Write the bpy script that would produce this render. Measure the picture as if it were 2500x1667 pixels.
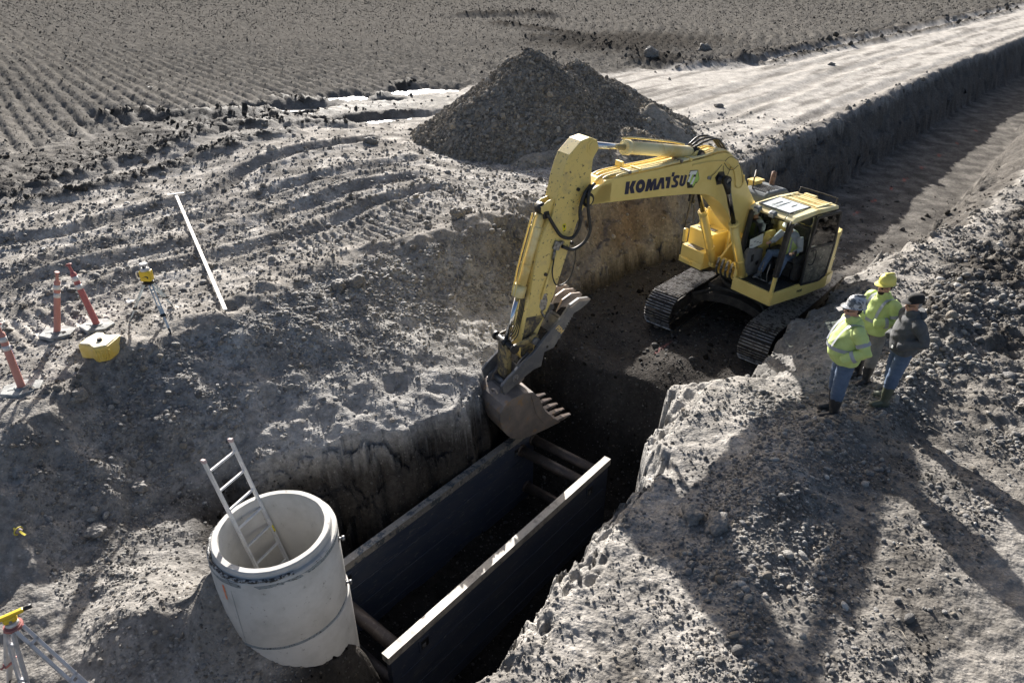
import bpy, bmesh, math, random
import numpy as np
from mathutils import Vector, Matrix, Euler

sc = bpy.context.scene
for o in list(bpy.data.objects):
    bpy.data.objects.remove(o)
# ---------------------------------------------------------------- camera
CAM_H, PITCH = 6.0, 29.3
cam_d = bpy.data.cameras.new('camera')
cam_d.lens = 24.0; cam_d.sensor_width = 36.0; cam_d.clip_start = 0.1; cam_d.clip_end = 3000
cam = bpy.data.objects.new('camera', cam_d)
sc.collection.objects.link(cam)
cam.location = (0, 0, CAM_H); cam.rotation_euler = (math.radians(90 - PITCH), 0, 0)
sc.camera = cam
# ---------------------------------------------------------------- sky and sun
SUN_AZ, SUN_EL = -11.0, 22.5      # azimuth from +Y towards +X, elevation (degrees)
world = bpy.data.worlds.new('World'); sc.world = world; world.use_nodes = True
wn = world.node_tree; wn.nodes.clear()
w_out = wn.nodes.new('ShaderNodeOutputWorld'); w_bg = wn.nodes.new('ShaderNodeBackground')
sky = wn.nodes.new('ShaderNodeTexSky'); sky.sky_type = 'NISHITA'; sky.sun_disc = False
sky.sun_elevation = math.radians(SUN_EL); sky.sun_rotation = math.radians(SUN_AZ)
sky.air_density = 0.8; sky.dust_density = 4.0; sky.ozone_density = 1.0
w_bg.inputs['Strength'].default_value = 0.055
wn.links.new(sky.outputs[0], w_bg.inputs[0]); wn.links.new(w_bg.outputs[0], w_out.inputs[0])
sun_d = bpy.data.lights.new('sun', 'SUN'); sun_d.energy = 5.0; sun_d.angle = math.radians(0.5); sun_d.color = (1, 0.955, 0.90)
sun = bpy.data.objects.new('sun', sun_d); sc.collection.objects.link(sun)
_v = Vector((math.sin(math.radians(SUN_AZ)) * math.cos(math.radians(SUN_EL)), math.cos(math.radians(SUN_AZ)) * math.cos(math.radians(SUN_EL)), math.sin(math.radians(SUN_EL))))
sun.rotation_euler = _v.to_track_quat('Z', 'Y').to_euler()
vs = sc.view_settings
vs.view_transform = 'Standard'; vs.look = 'None'; vs.gamma = 1.0; vs.use_curve_mapping = False
vs.exposure = 1.45
sc.cycles.max_bounces = 8; sc.cycles.use_denoising = True

# ---------------------------------------------------------------- helpers
COL = sc.collection
rng = np.random.default_rng(7)
random.seed(7)
def tag(o, label=None, cat=None, group=None, kind=None):
    if label: o['label'] = label
    if cat: o['category'] = cat
    if group: o['group'] = group
    if kind: o['kind'] = kind
    return o
def empty(name, loc=(0, 0, 0), rot=None):
    o = bpy.data.objects.new(name, None); COL.objects.link(o)
    if rot is None: o.location = loc
    else: o.matrix_world = Matrix.Translation(loc) @ rot.to_4x4()
    o.empty_display_size = 0.1
    return o

def nodes_of(m):
    m.use_nodes = True
    nt = m.node_tree; b = nt.nodes.get('Principled BSDF')
    return nt, b
def N(nt, typ, **kw):
    n = nt.nodes.new(typ)
    for k, v in kw.items():
        if k in n.inputs.keys(): n.inputs[k].default_value = v
        else: setattr(n, k, v)
    return n
MATS = {}
def mat(name, col, rough=0.6, metal=0.0, col2=None, nscale=6.0, lo=0.45, hi=0.62, bump=0.0, bscale=40.0, spec=0.5, detail=6, coat=0.0, col3=None, n3=30.0, lo3=0.62, hi3=0.68, stretch=None, rough2=None):
    """procedural paint, cloth, metal ...: base colour, patches of col2, small marks of col3, bump"""
    m = bpy.data.materials.new(name); nt, b = nodes_of(m); L = nt.links.new
    b.inputs['Roughness'].default_value = rough; b.inputs['Metallic'].default_value = metal
    b.inputs['Specular IOR Level'].default_value = spec; b.inputs['Coat Weight'].default_value = coat
    tc = N(nt, 'ShaderNodeTexCoord'); src = tc.outputs['Object']
    if stretch:
        mp = N(nt, 'ShaderNodeMapping'); mp.inputs['Scale'].default_value = stretch; L(src, mp.inputs[0]); src = mp.outputs[0]
    last = None
    if col2:
        n = N(nt, 'ShaderNodeTexNoise', Scale=nscale, Detail=detail, Roughness=0.65); L(src, n.inputs['Vector'])
        r = N(nt, 'ShaderNodeMapRange'); r.inputs['From Min'].default_value = lo; r.inputs['From Max'].default_value = hi; L(n.outputs[0], r.inputs[0])
        mx = N(nt, 'ShaderNodeMix', data_type='RGBA'); mx.inputs[6].default_value = (*col, 1); mx.inputs[7].default_value = (*col2, 1); L(r.outputs[0], mx.inputs[0]); last = mx.outputs[2]
        if rough2 is not None:
            mr = N(nt, 'ShaderNodeMix'); mr.inputs[2].default_value = rough; mr.inputs[3].default_value = rough2; L(r.outputs[0], mr.inputs[0]); L(mr.outputs[0], b.inputs['Roughness'])
    if col3:
        n = N(nt, 'ShaderNodeTexNoise', Scale=n3, Detail=5, Roughness=0.7); L(src, n.inputs['Vector'])
        r = N(nt, 'ShaderNodeMapRange'); r.inputs['From Min'].default_value = lo3; r.inputs['From Max'].default_value = hi3; L(n.outputs[0], r.inputs[0])
        mx = N(nt, 'ShaderNodeMix', data_type='RGBA'); mx.inputs[6].default_value = (*col, 1)
        if last: L(last, mx.inputs[6])
        mx.inputs[7].default_value = (*col3, 1); L(r.outputs[0], mx.inputs[0]); last = mx.outputs[2]
    if last: L(last, b.inputs['Base Color'])
    else: b.inputs['Base Color'].default_value = (*col, 1)
    if bump:
        n = N(nt, 'ShaderNodeTexNoise', Scale=bscale, Detail=5); L(src, n.inputs['Vector'])
        bp = N(nt, 'ShaderNodeBump', Strength=bump, Distance=0.01); L(n.outputs[0], bp.inputs['Height']); L(bp.outputs[0], b.inputs['Normal'])
    MATS[name] = m
    return m

def mesh_obj(name, verts, faces, m=None, parent=None, smooth=False, link=True, mw=None):
    me = bpy.data.meshes.new(name)
    me.from_pydata([tuple(v) for v in verts], [], faces); me.update()
    if smooth: me.shade_smooth()
    if m: me.materials.append(m)
    o = bpy.data.objects.new(name, me)
    if link: COL.objects.link(o)
    if parent: o.parent = parent
    if mw is not None: o.matrix_local = mw
    return o

class MB:
    """collects boxes, tubes, prisms; build() links them as one mesh object"""
    def __init__(s): s.b = bmesh.new()
    def _new(s, vs, fs, sm=False):
        v = [s.b.verts.new(p) for p in vs]; out = []
        for f in fs:
            try:
                q = s.b.faces.new([v[i] for i in f]); q.smooth = sm; out.append(q)
            except ValueError: pass
        return out
    def box(s, c, d, M=None, bev=0.0):
        t = bmesh.new(); bmesh.ops.create_cube(t, size=1)
        bmesh.ops.scale(t, vec=d, verts=t.verts)
        if bev: bmesh.ops.bevel(t, geom=t.edges[:], offset=bev, segments=2, affect='EDGES', profile=0.5)
        T = Matrix.Translation(c)
        if M is not None: T = T @ M.to_4x4()
        bmesh.ops.transform(t, matrix=T, verts=t.verts); s.join(t); return s
    def join(s, t):
        mp = {v: s.b.verts.new(v.co) for v in t.verts}
        for f in t.faces:
            q = s.b.faces.new([mp[v] for v in f.verts]); q.smooth = f.smooth
        t.free()
    def prism(s, poly, y0, y1, plane='xz', bev=0.0, M=None, at=None):
        """closed 2-D outline extruded between y0 and y1"""
        t = bmesh.new()
        def P(a, b_, h):
            return {'xz': (a, h, b_), 'xy': (a, b_, h), 'yz': (h, a, b_)}[plane]
        n = len(poly)
        A = [t.verts.new(P(a, b_, y0)) for a, b_ in poly]; B = [t.verts.new(P(a, b_, y1)) for a, b_ in poly]
        t.faces.new(A[::-1]); t.faces.new(B)
        for i in range(n): t.faces.new([A[i], A[(i + 1) % n], B[(i + 1) % n], B[i]])
        bmesh.ops.recalc_face_normals(t, faces=t.faces)
        if bev:
            ed = [e for e in t.edges if len(e.link_faces) == 2 and e.calc_face_angle(0) > 0.5]
            bmesh.ops.bevel(t, geom=ed, offset=bev, segments=2, affect='EDGES', profile=0.5)
        if M is not None: bmesh.ops.transform(t, matrix=M, verts=t.verts)
        s.join(t); return s
    def tube(s, pts, r, n=12, caps=True, r1=None, sm=True, closed=False):
        """round bar through points; r a number or one per point"""
        pts = [Vector(p) for p in pts]; k = len(pts)
        if isinstance(r, (int, float)): r = [r + ((r1 if r1 is not None else r) - r) * i / max(1, k - 1) for i in range(k)]
        rings = []; ref = None
        for i, p in enumerate(pts):
            if closed: d = (pts[(i + 1) % k] - pts[i - 1])
            else: d = (pts[min(i + 1, k - 1)] - pts[max(i - 1, 0)])
            if d.length < 1e-9: d = Vector((0, 0, 1))
            d.normalize()
            if ref is None: ref = Vector((0, 0, 1)) if abs(d.z) < 0.9 else Vector((1, 0, 0))
            u = d.cross(ref)
            if u.length < 1e-4: u = d.orthogonal()
            u.normalize(); v = u.cross(d).normalized(); ref = v
            rings.append([s.b.verts.new(p + (u * math.cos(a) + v * math.sin(a)) * r[i]) for a in [2 * math.pi * j / n for j in range(n)]])
        for i in range(k if closed else k - 1):
            A, B = rings[i], rings[(i + 1) % k]
            for j in range(n):
                q = s.b.faces.new([A[j], A[(j + 1) % n], B[(j + 1) % n], B[j]]); q.smooth = sm
        if caps and not closed:
            s.b.faces.new(rings[0][::-1]); s.b.faces.new(rings[-1])
        return s
    def build(s, name, m, parent=None, xf=None, mods=None, weight=False):
        if xf is not None: bmesh.ops.transform(s.b, matrix=xf, verts=s.b.verts)
        bmesh.ops.recalc_face_normals(s.b, faces=s.b.faces)
        me = bpy.data.meshes.new(name); s.b.to_mesh(me); s.b.free()
        if m: me.materials.append(m)
        o = bpy.data.objects.new(name, me); COL.objects.link(o)
        if parent: o.parent = parent
        return o
def smooth_path(pts, n=8):
    """Catmull-Rom through pts"""
    P = [Vector(p) for p in pts]; P = [P[0] * 2 - P[1]] + P + [P[-1] * 2 - P[-2]]; out = []
    for i in range(1, len(P) - 2):
        for k in range(n):
            t = k / n; a, b_, c, d = P[i - 1], P[i], P[i + 1], P[i + 2]
            out.append(0.5 * ((2 * b_) + (c - a) * t + (2 * a - 5 * b_ + 4 * c - d) * t * t + (3 * b_ - a - 3 * c + d) * t ** 3))
    out.append(P[-2]); return out

# ---- numpy gradient noise
_perm = np.random.default_rng(11).permutation(4096)
_ang = np.random.default_rng(12).random(4096) * 2 * np.pi
_gx, _gy = np.cos(_ang), np.sin(_ang)
def pn(x, y, seed=0):
    x = np.asarray(x, float) + seed * 17.31; y = np.asarray(y, float) - seed * 9.73
    xi = np.floor(x).astype(np.int64); yi = np.floor(y).astype(np.int64)
    xf = x - xi; yf = y - yi
    u = xf * xf * xf * (xf * (xf * 6 - 15) + 10); v = yf * yf * yf * (yf * (yf * 6 - 15) + 10)
    def g(i, j, fx, fy):
        h = _perm[(_perm[(xi + i) & 4095] + yi + j) & 4095]
        return _gx[h] * fx + _gy[h] * fy
    a = g(0, 0, xf, yf); b_ = g(1, 0, xf - 1, yf); c = g(0, 1, xf, yf - 1); d = g(1, 1, xf - 1, yf - 1)
    return (a + (b_ - a) * u + (c - a) * v + (a - b_ - c + d) * u * v) * 1.4
def fbm(x, y, sc_, octv=4, seed=0, gain=0.5, ridge=False):
    s = 0; a = 1.0; f = 1.0 / sc_
    for i in range(octv):
        n = pn(x * f, y * f, seed + i * 3)
        s = s + a * ((1 - 2 * np.abs(n)) if ridge else n); a *= gain; f *= 2.03
    return s
def sst(a, b_, x):
    t = np.clip((x - a) / (b_ - a), 0, 1); return t * t * (3 - 2 * t)
# ================================================================ the ground
ES, ET = (0.674, 0.738), (-0.738, 0.674)          # along the trench, and to its left
def st_xy(s, t): return (s * ES[0] + t * ET[0], s * ES[1] + t * ET[1])
# (t, z) of the knots across the cut, from the right lip to the left lip, at each station KS
KT = [[2.6, 2.7, 2.85, 2.9, 2.9, 2.95, 3.0, 3.05, 3.2, 3.4, 3.7, 3.95, 3.3, 2.9, 2.85, 2.9, 3.2, 3.3, 2.6, 2.6, 3.2, 3.4],
 [2.9, 3.0, 3.1, 3.2, 3.2, 3.3, 3.35, 3.45, 3.6, 3.75, 4.1, 4.6, 4.3, 3.95, 3.98, 4.0, 4.0, 3.8, 3.5, 3.5, 4.4, 4.6],
 [3.3, 3.4, 3.5, 3.6, 3.6, 3.7, 3.75, 3.8, 3.9, 4.05, 4.4, 4.9, 4.6, 4.15, 4.15, 4.15, 4.15, 4.1, 4.1, 4.3, 5.2, 5.5],
 [3.6, 3.8, 4.2, 4.7, 4.9, 7.1, 7.42, 7.62, 7.32, 7.32, 7.62, 7.9, 8.3, 8.9, 9.3, 9.5, 9.2, 8.7, 8.4, 8.4, 8.8, 9.0],
 [5.0, 4.9, 4.9, 5.1, 5.25, 7.9, 8.1, 8.1, 7.55, 7.5, 7.8, 8.1, 8.7, 9.2, 9.6, 9.8, 9.5, 9.0, 8.7, 8.7, 9.1, 9.3],
 [8.8, 8.8, 8.9, 9.1, 9.2, 9.2, 9.02, 8.42, 7.82, 7.77, 8.12, 8.6, 9.3, 9.8, 10.1, 10.3, 10.0, 9.4, 9.1, 9.2, 9.6, 9.8],
 [10.9, 10.9, 11.0, 10.9, 11.7, 11.5, 11.6, 11.6, 11.8, 12.2, 12.1, 11.7, 11.3, 11.1, 11.0, 11.0, 10.5, 9.65, 9.25, 9.65, 10.15, 10.35]]
KS = [-8, -3, 0, 1.6, 2.5, 3.1, 3.7, 4.8, 5.7, 6.9, 8.2, 9.2, 10.0, 10.7, 11.4, 13, 16, 18, 21, 30, 50, 120]
KZ = [[0, 0, 0, 0, 0, 0, 0, 0, 0, 0, 0.05, 0.0, -0.15, -0.05, -0.03, 0, 0.05, 0, 0, 0, 0, 0],
 [-0.5, -0.5, -0.45, -0.45, -0.45, -0.45, -0.45, -0.45, -0.4, -0.4, -0.45, -0.55, -0.95, -0.98, -0.85, -0.6, -0.4, -0.9, -0.7, -0.6, -0.7, -0.7],
 [-2.6, -3.9, -3.9, -3.9, -3.9, -3.9, -3.9, -3.9, -3.9, -3.9, -3.9, -3.9, -2.9, -1.8, -1.6, -1.6, -1.6, -1.7, -1.85, -1.85, -1.85, -1.85],
 [-2.6, -3.9, -3.9, -3.9, -3.9, -3.9, -3.9, -3.9, -3.9, -3.9, -3.9, -3.7, -2.9, -1.8, -1.6, -1.6, -1.6, -1.7, -1.85, -1.85, -1.85, -1.85],
 [-1.5, -1.5, -1.5, -1.5, -1.6, -2.2, -2.0, -1.8, -1.8, -1.8, -1.8, -1.7, -1.5, -1.3, -1.1, -1.0, -1.0, -1.0, -1.0, -1.0, -1.0, -1.0],
 [-1.1, -1.1, -1.1, -1.15, -1.25, -1.3, -1.05, -1.0, -1.0, -1.0, -0.95, -0.85, -0.7, -0.6, -0.4, -0.35, -0.35, -0.4, -0.4, -0.4, -0.4, -0.4],
 [0, 0, 0, 0, 0.05, 0.1, 0.1, 0.12, 0.12, 0.12, 0.15, 0.2, 0.35, 0.45, 0.5, 0.5, 0.35, 0.25, 0.25, 0.25, 0.25, 0.25]]
MH_C = (-2.765, 5.80)
def seg_dist(x, y, pts):
    d = np.full(np.shape(x), 1e9); 
    for (ax, ay), (bx, by) in zip(pts[:-1], pts[1:]):
        vx, vy = bx - ax, by - ay; L2 = vx * vx + vy * vy + 1e-9
        k = np.clip(((x - ax) * vx + (y - ay) * vy) / L2, 0, 1)
        d = np.minimum(d, np.hypot(x - ax - k * vx, y - ay - k * vy))
    return d
MUD_RIDGES = [  # churned mud ridges: polyline (x, y), half width, height
 ([(-16.5, 29.2), (-15.4, 28.9), (-12.5, 28.6), (-10.8, 29.6), (-8.9, 28.2), (-7.6, 28.4)], .5, .22),
 ([(-19, 15.5), (-14.5, 18.8), (-13.9, 20.3), (-13.3, 22.6), (-12.0, 23.8), (-11.0, 26.6), (-8.8, 27.3), (-6.6, 27.6)], .5, .20),
 ([(-15.5, 16.2), (-13.2, 18.4), (-11.2, 21.3), (-9.8, 23.2), (-8.2, 25.2)], .45, .16),
 ([(-11, 33.5), (-8.5, 33.2), (-6.3, 35.2), (-5.6, 38.5)], .5, .14),
 ([(2.0, 62), (5.5, 58), (8, 53), (10.5, 48.0)], .9, .26),
 ([(-1.5, 75), (3.0, 68), (6.0, 62)], .9, .25),
 ([(-6, 86), (-2.0, 87), (1.5, 88.5), (4, 86)], 1.3, .55),
 ([(8.0, 47), (10.2, 45), (12.6, 45.5), (15.0, 48.3)], .9, .38),
 ([(15.0, 48.3), (25, 58.5), (40, 74), (67, 103), (110, 150)], .8, .36),
 ([(16.5, 47), (27, 57.5), (42, 72.5), (67, 100)], .5, .25),
]
RUTS = [  # long shallow wheel ruts: polyline, half width, depth
 ([(-13, 11.0), (-9.0, 14.1), (-7.5, 15.4), (-6.5, 16.6), (-5.4, 17.6), (-2.8, 19.6)], .28, .12),
 ([(-9, 12.2), (-5.9, 15.0), (-4.9, 15.9), (-3.8, 17.1), (-2.2, 18.4)], .24, .11),
 ([(-15, 12.4), (-12.3, 15.4), (-11.1, 15.9), (-9.9, 17.5), (-8.4, 19.2), (-7.9, 21.2), (-7.0, 22.6), (-5.1, 24.3)], .3, .14),
 ([(-12, 12.0), (-10.2, 14.4), (-8.6, 16.4), (-6.6, 19.2), (-3.2, 21.6)], .26, .10),
 ([(9.0, 25), (14, 31), (20, 38), (30, 49), (60, 82)], .35, .07),
 ([(7.3, 28), (12.3, 33.5), (18, 41), (28, 52), (57, 84)], .35, .06),
 ([(5.6, 29.5), (11, 36), (17, 43.5), (26, 54)], .4, .05),
]
PUDDLES = [((-10.0, 31.4), 1.5, .75, 20, .03), ((-8.0, 34.6), 1.0, .8, 30, .03), ((-4.7, 36.6), 1.7, .9, 20, .03), ((-5.5, 29.3), 1.9, .6, 28, .03), ((-8.9, 29.9), .55, .2, 30, .03), ((-5.8, 33.4), .6, .3, 10, .03)]
def border_t(s): return np.interp(s, [-30, 0, 11, 17, 25, 33, 45, 120], [27, 28, 29.5, 29, 27, 24, 22, 20.5])
def region(x, y):
    s = x * ES[0] + y * ES[1]; t = x * ET[0] + y * ET[1]
    return s, t
def ground_h(x, y, detail=True, masks=False):
    x = np.asarray(x, float); y = np.asarray(y, float)
    s, t = region(x, y); r = np.hypot(x, y)
    w1 = fbm(x, y, 1.7, 3, 1) * .16; w2 = fbm(x, y, .45, 3, 5, .6) * .085 + np.abs(fbm(x, y, .9, 2, 6)) * .12; w3 = fbm(x, y, 4.5, 1, 51) * .14
    ts = t + w1 + w2 + w3; ss = s + fbm(x, y, 1.3, 3, 21) * .18
    T = [np.interp(ss, KS, k) for k in KT]; Z = [np.interp(ss, KS, k) for k in KZ]
    def prof(ts):
        z = Z[0].copy(); steep = np.zeros_like(z)
        for i in range(6):
            k = np.clip((ts - T[i]) / np.maximum(T[i + 1] - T[i], .05), 0, 1)
            kk = k * k * (3 - 2 * k) * (.12 if i == 5 else .5) + k * (.88 if i == 5 else .5)
            z = z + (Z[i + 1] - Z[i]) * kk
            slope = np.abs(Z[i + 1] - Z[i]) / np.maximum(T[i + 1] - T[i], .05)
            steep = np.where((k > 0) & (k < 1), slope, steep)
        return z, steep
    z, steep = prof(ts)
    # cut faces break differently at every height: blocky, not draped
    blk = fbm(s, z * 1.6, .62, 3, 41, .6) * .15 + np.round(fbm(s * 1.1, z * 1.9, 1.1, 1, 43) * 3) * .055
    ts = ts + blk * sst(.35, 1.1, steep) * (.12 + .88 * sst(6.5, 3.0, steep))
    z, steep = prof(ts)
    # far end behind the camera closes the trench
    end = sst(-3.5, -6.5, s); 
    z = np.where((t > 2) & (t < 9), z * (1 - end) + -.6 * end, z)
    inside = sst(0, .25, ts - T[0]) * sst(0, .25, T[6] - ts)
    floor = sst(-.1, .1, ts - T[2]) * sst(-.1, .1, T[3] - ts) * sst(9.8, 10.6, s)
    # spoil round the manhole, ramp lump before the tracks, rims
    z = z + .62 * np.exp(-(((s - 1.15) / .8) ** 2 + ((t - 7.0) / .75) ** 2)) + .3 * np.exp(-(((s - .2) / 1.0) ** 2 + ((t - 6.2) / .6) ** 2))
    z = z + .10 * np.exp(-(((s - 10.9) / .5) ** 2 + ((t - 5.9) / .8) ** 2)) - .25 * np.exp(-(((s - 11.5) / .35) ** 2 + ((t - 7.6) / .8) ** 2))
    z = z + .16 * np.exp(-(((s - 12.0) / .9) ** 2 + ((t - 5.9) / .55) ** 2))
    # gravelly berm along the right lip
    z = z + .20 * np.exp(-((t - 2.0 + .4 * sst(8.5, 10, s)) / .5) ** 2) * sst(5.2, 7.5, s) * sst(17, 14, s)
    z = z + .10 * np.exp(-((t - (1.1 + .35 * (s - 4))) / .45) ** 2) * sst(1, 3, s) * sst(9, 7, s)
    # spill rim of clods at the left lip
    z = z + .13 * np.exp(-((ts - T[6] - .35) / .35) ** 2) * (.6 + fbm(x, y, .8, 2, 44))
    z = z + .10 * np.exp(-(((s - 5.0) / .5) ** 2 + ((t - 11.0) / .3) ** 2)) + .10 * np.exp(-(((s - 5.8) / .35) ** 2 + ((t - 10.7) / .5) ** 2))
    # ground rolls gently
    z = z + (1 - inside) * fbm(x, y, 9, 2, 60) * .06
    left = sst(.3, 1.2, ts - T[6]); right = sst(.2, 1.0, T[0] - ts)
    bt = border_t(s) + fbm(x, y, 3.0, 2, 61) * .6
    field = sst(-.5, .8, t - bt)
    mudz = np.exp(-((t - bt + 2.4) / 2.6) ** 2) * sst(26, 20, s)          # wide churned band left of the pile
    mudz = np.maximum(mudz, .9 * np.exp(-(((s - 50) / 10) ** 2 + ((t - 33) / 9) ** 2)))
    churn_r = right * sst(-.2, .8, 2.6 - t + (s - 14) * .02) * sst(10, 13, s) * sst(-14, -7, t)
    churn_r = np.maximum(churn_r * (.55 + .45 * sst(-.2, .25, fbm(x, y, 2.2, 2, 71))), 0)
    road = left * (1 - field) * sst(20, 25, s); grade = left * (1 - field) * (1 - sst(20, 25, s)) * (1 - mudz)
    ridge_m = np.zeros_like(z)
    for pts, hw, hh in MUD_RIDGES:
        d = seg_dist(x + fbm(x, y, 1.1, 2, 81) * .4, y + fbm(x, y, 1.3, 2, 82) * .4, pts)
        g = np.exp(-(d / hw) ** 2); ridge_m = np.maximum(ridge_m, g); z = z + hh * g * (.75 + fbm(x, y, .5, 2, 83) * .4)
        z = z - .35 * hh * np.exp(-((d - 2.0 * hw) / (.8 * hw)) ** 2)
    rut_m = np.zeros_like(z)
    for pts, hw, dd in RUTS:
        d = seg_dist(x + fbm(x, y, 2.1, 2, 91) * .25, y + fbm(x, y, 2.3, 2, 92) * .25, pts)
        g = np.exp(-(d / hw) ** 2); rut_m = np.maximum(rut_m, g)
        z = z - dd * g + .55 * dd * np.exp(-((d - 1.9 * hw) / (.6 * hw)) ** 2)
    if detail:
        far = np.clip(r / 25, 1, 4)
        # cleats pressed by crawler tracks
        cl = sst(-.1, .5, fbm(x, y, 3.2, 2, 95)) * grade * sst(16, 14, r * 0 + t) + .9 * churn_r * np.exp(-((t - 3.2) / .5) ** 2) 
        cl = cl + np.exp(-((t - 3.45) / .38) ** 2) * sst(17.5, 19, s) * sst(46, 36, s) * 1.3
        z = z + cl * .022 * np.tanh(2.2 * np.sin(2 * np.pi * s / .21 + fbm(x, y, 1.0, 1, 96) * 1.5))
        # furrows of the field
        fd = x * .788 + y * .616
        fur = np.sin(2 * np.pi * (fd + fbm(x, y, 6, 2, 97) * .10) / .64)
        z = z + field * (.055 * fur + .030 * np.sin(2 * np.pi * fd / .32 + 1.0))
        amp = .012 + .020 * (1 - inside) - .010 * grade + field * .035 + mudz * .03 + ridge_m * .05 + churn_r * .10 - road * .014 * (1 - ridge_m)
        z = z + np.maximum(amp, .006) * fbm(x, y, .34, 4, 101, .6)
        z = z + (churn_r * .16 + mudz * .05) * np.abs(fbm(x, y, .9, 3, 102, .55)) + ridge_m * .07 * np.abs(fbm(x, y, .45, 3, 103, .6))
        z = z + field * .10 * np.maximum(fbm(x, y, .33, 4, 104, .75), 0) * np.clip(r / 40, .7, 2) + grade * .02 * np.maximum(fbm(x, y, .22, 3, 105, .6), 0)
        z = z + inside * (1 - floor) * (.05 * fbm(x, y, .55, 4, 106, .55) + .07 * fbm(x, y, 1.4, 2, 107))
        z = z + churn_r * -.35 * np.exp(-(((x - 6.95) / .35) ** 2 + ((y - 10.1) / .8) ** 2)) - .22 * np.exp(-(((x - 7.25) / .35) ** 2 + ((y - 11.6) / .5) ** 2))
    rm = np.hypot(x - MH_C[0], y - MH_C[1]); am = np.degrees(np.arctan2(y - MH_C[1], x - MH_C[0])) % 360
    zc = np.interp(am, [0, 8, 30, 110, 150, 180, 205, 217, 232, 249, 275, 304, 330, 345, 360], [-1.8, -2.2, -3.2, -3.0, -1.2, -.35, -.12, -.26, -.62, -.93, -1.15, -1.36, -1.47, -1.5, -1.8])
    zc = zc + .05 * fbm(x, y, .3, 3, 130) - .30 * np.clip(rm - .72, 0, 2) * ((am > 190) & (am < 350))
    wm = np.exp(-(np.clip(rm - .74, 0, 9) / .40) ** 2) * np.where((am > 10) & (am < 130), .35, 1)
    z = z * (1 - wm) + zc * wm; z = np.where(rm < .60, -2.4, z)
    for (cx, cy), a, b_, ang, _ in PUDDLES:
        ca, sa = math.cos(math.radians(ang)), math.sin(math.radians(ang))
        u = ((x - cx) * ca + (y - cy) * sa) / (a * 1.15); v = (-(x - cx) * sa + (y - cy) * ca) / (b_ * 1.25)
        q = sst(1.5, .9, np.hypot(u, v) + fbm(x, y, .6, 2, 120) * .25)
        z = z * (1 - q) + q * (-.07)
    if masks:
        return z, dict(s=s, t=t, ts=ts, T=T, inside=inside, floor=floor, steep=steep, field=field, mud=np.maximum(mudz, ridge_m), ridge=ridge_m, churn=churn_r, road=road, grade=grade, rut=rut_m, left=left, right=right)
    return z
def gz(x, y): return float(ground_h(np.array([x]), np.array([y]))[0])

# ---- one polar sheet, fine where the place is near, out past the horizon
th_f = np.radians(np.arange(-56, 56.001, .17)); th_c = np.radians(np.concatenate([np.linspace(56, 304, 50)[1:-1]]))
TH = np.concatenate([th_f, th_c])
R_ = [0.0]
for r_ in (.6, 1.2, 1.8, 2.4, 2.9): R_.append(r_)
while R_[-1] < 15: R_.append(R_[-1] * 1.0035)
while R_[-1] < 30: R_.append(R_[-1] * 1.0042)
while R_[-1] < 60: R_.append(R_[-1] * 1.007)
while R_[-1] < 150: R_.append(R_[-1] * 1.012)
while R_[-1] < 900: R_.append(R_[-1] * 1.08)
RR = np.array(R_[1:])
nth, nr = len(TH), len(RR)
rg, tg = np.meshgrid(RR, TH, indexing='ij')
gx_, gy_ = (rg * np.sin(tg)).ravel(), (rg * np.cos(tg)).ravel()
gzv, GM = ground_h(gx_, gy_, True, True)
nv = nr * nth + 1
co = np.empty((nv, 3)); co[:-1, 0] = gx_; co[:-1, 1] = gy_; co[:-1, 2] = gzv; co[-1] = (0, 0, 0)
i, j = np.meshgrid(np.arange(nr - 1), np.arange(nth), indexing='ij'); j2 = (j + 1) % nth
quads = np.stack([i * nth + j, i * nth + j2, (i + 1) * nth + j2, (i + 1) * nth + j], -1).reshape(-1, 4)
tris = np.stack([np.full(nth, nv - 1), (np.arange(nth) + 1) % nth, np.arange(nth)], -1)
def np_mesh(name, co, loops, sizes, smooth=True):
    me = bpy.data.meshes.new(name); me.vertices.add(len(co)); me.vertices.foreach_set('co', co.astype(np.float32).ravel())
    me.loops.add(len(loops)); me.loops.foreach_set('vertex_index', loops.astype(np.int32))
    st_ = np.concatenate([[0], np.cumsum(sizes)[:-1]])
    me.polygons.add(len(sizes)); me.polygons.foreach_set('loop_start', st_.astype(np.int32))
    me.update(calc_edges=True); me.validate()
    if smooth: me.shade_smooth()
    return me
me_g = np_mesh('ground', co, np.concatenate([quads[:, ::-1].ravel(), tris[:, ::-1].ravel()]), np.concatenate([np.full(len(quads), 4), np.full(len(tris), 3)]))

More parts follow.
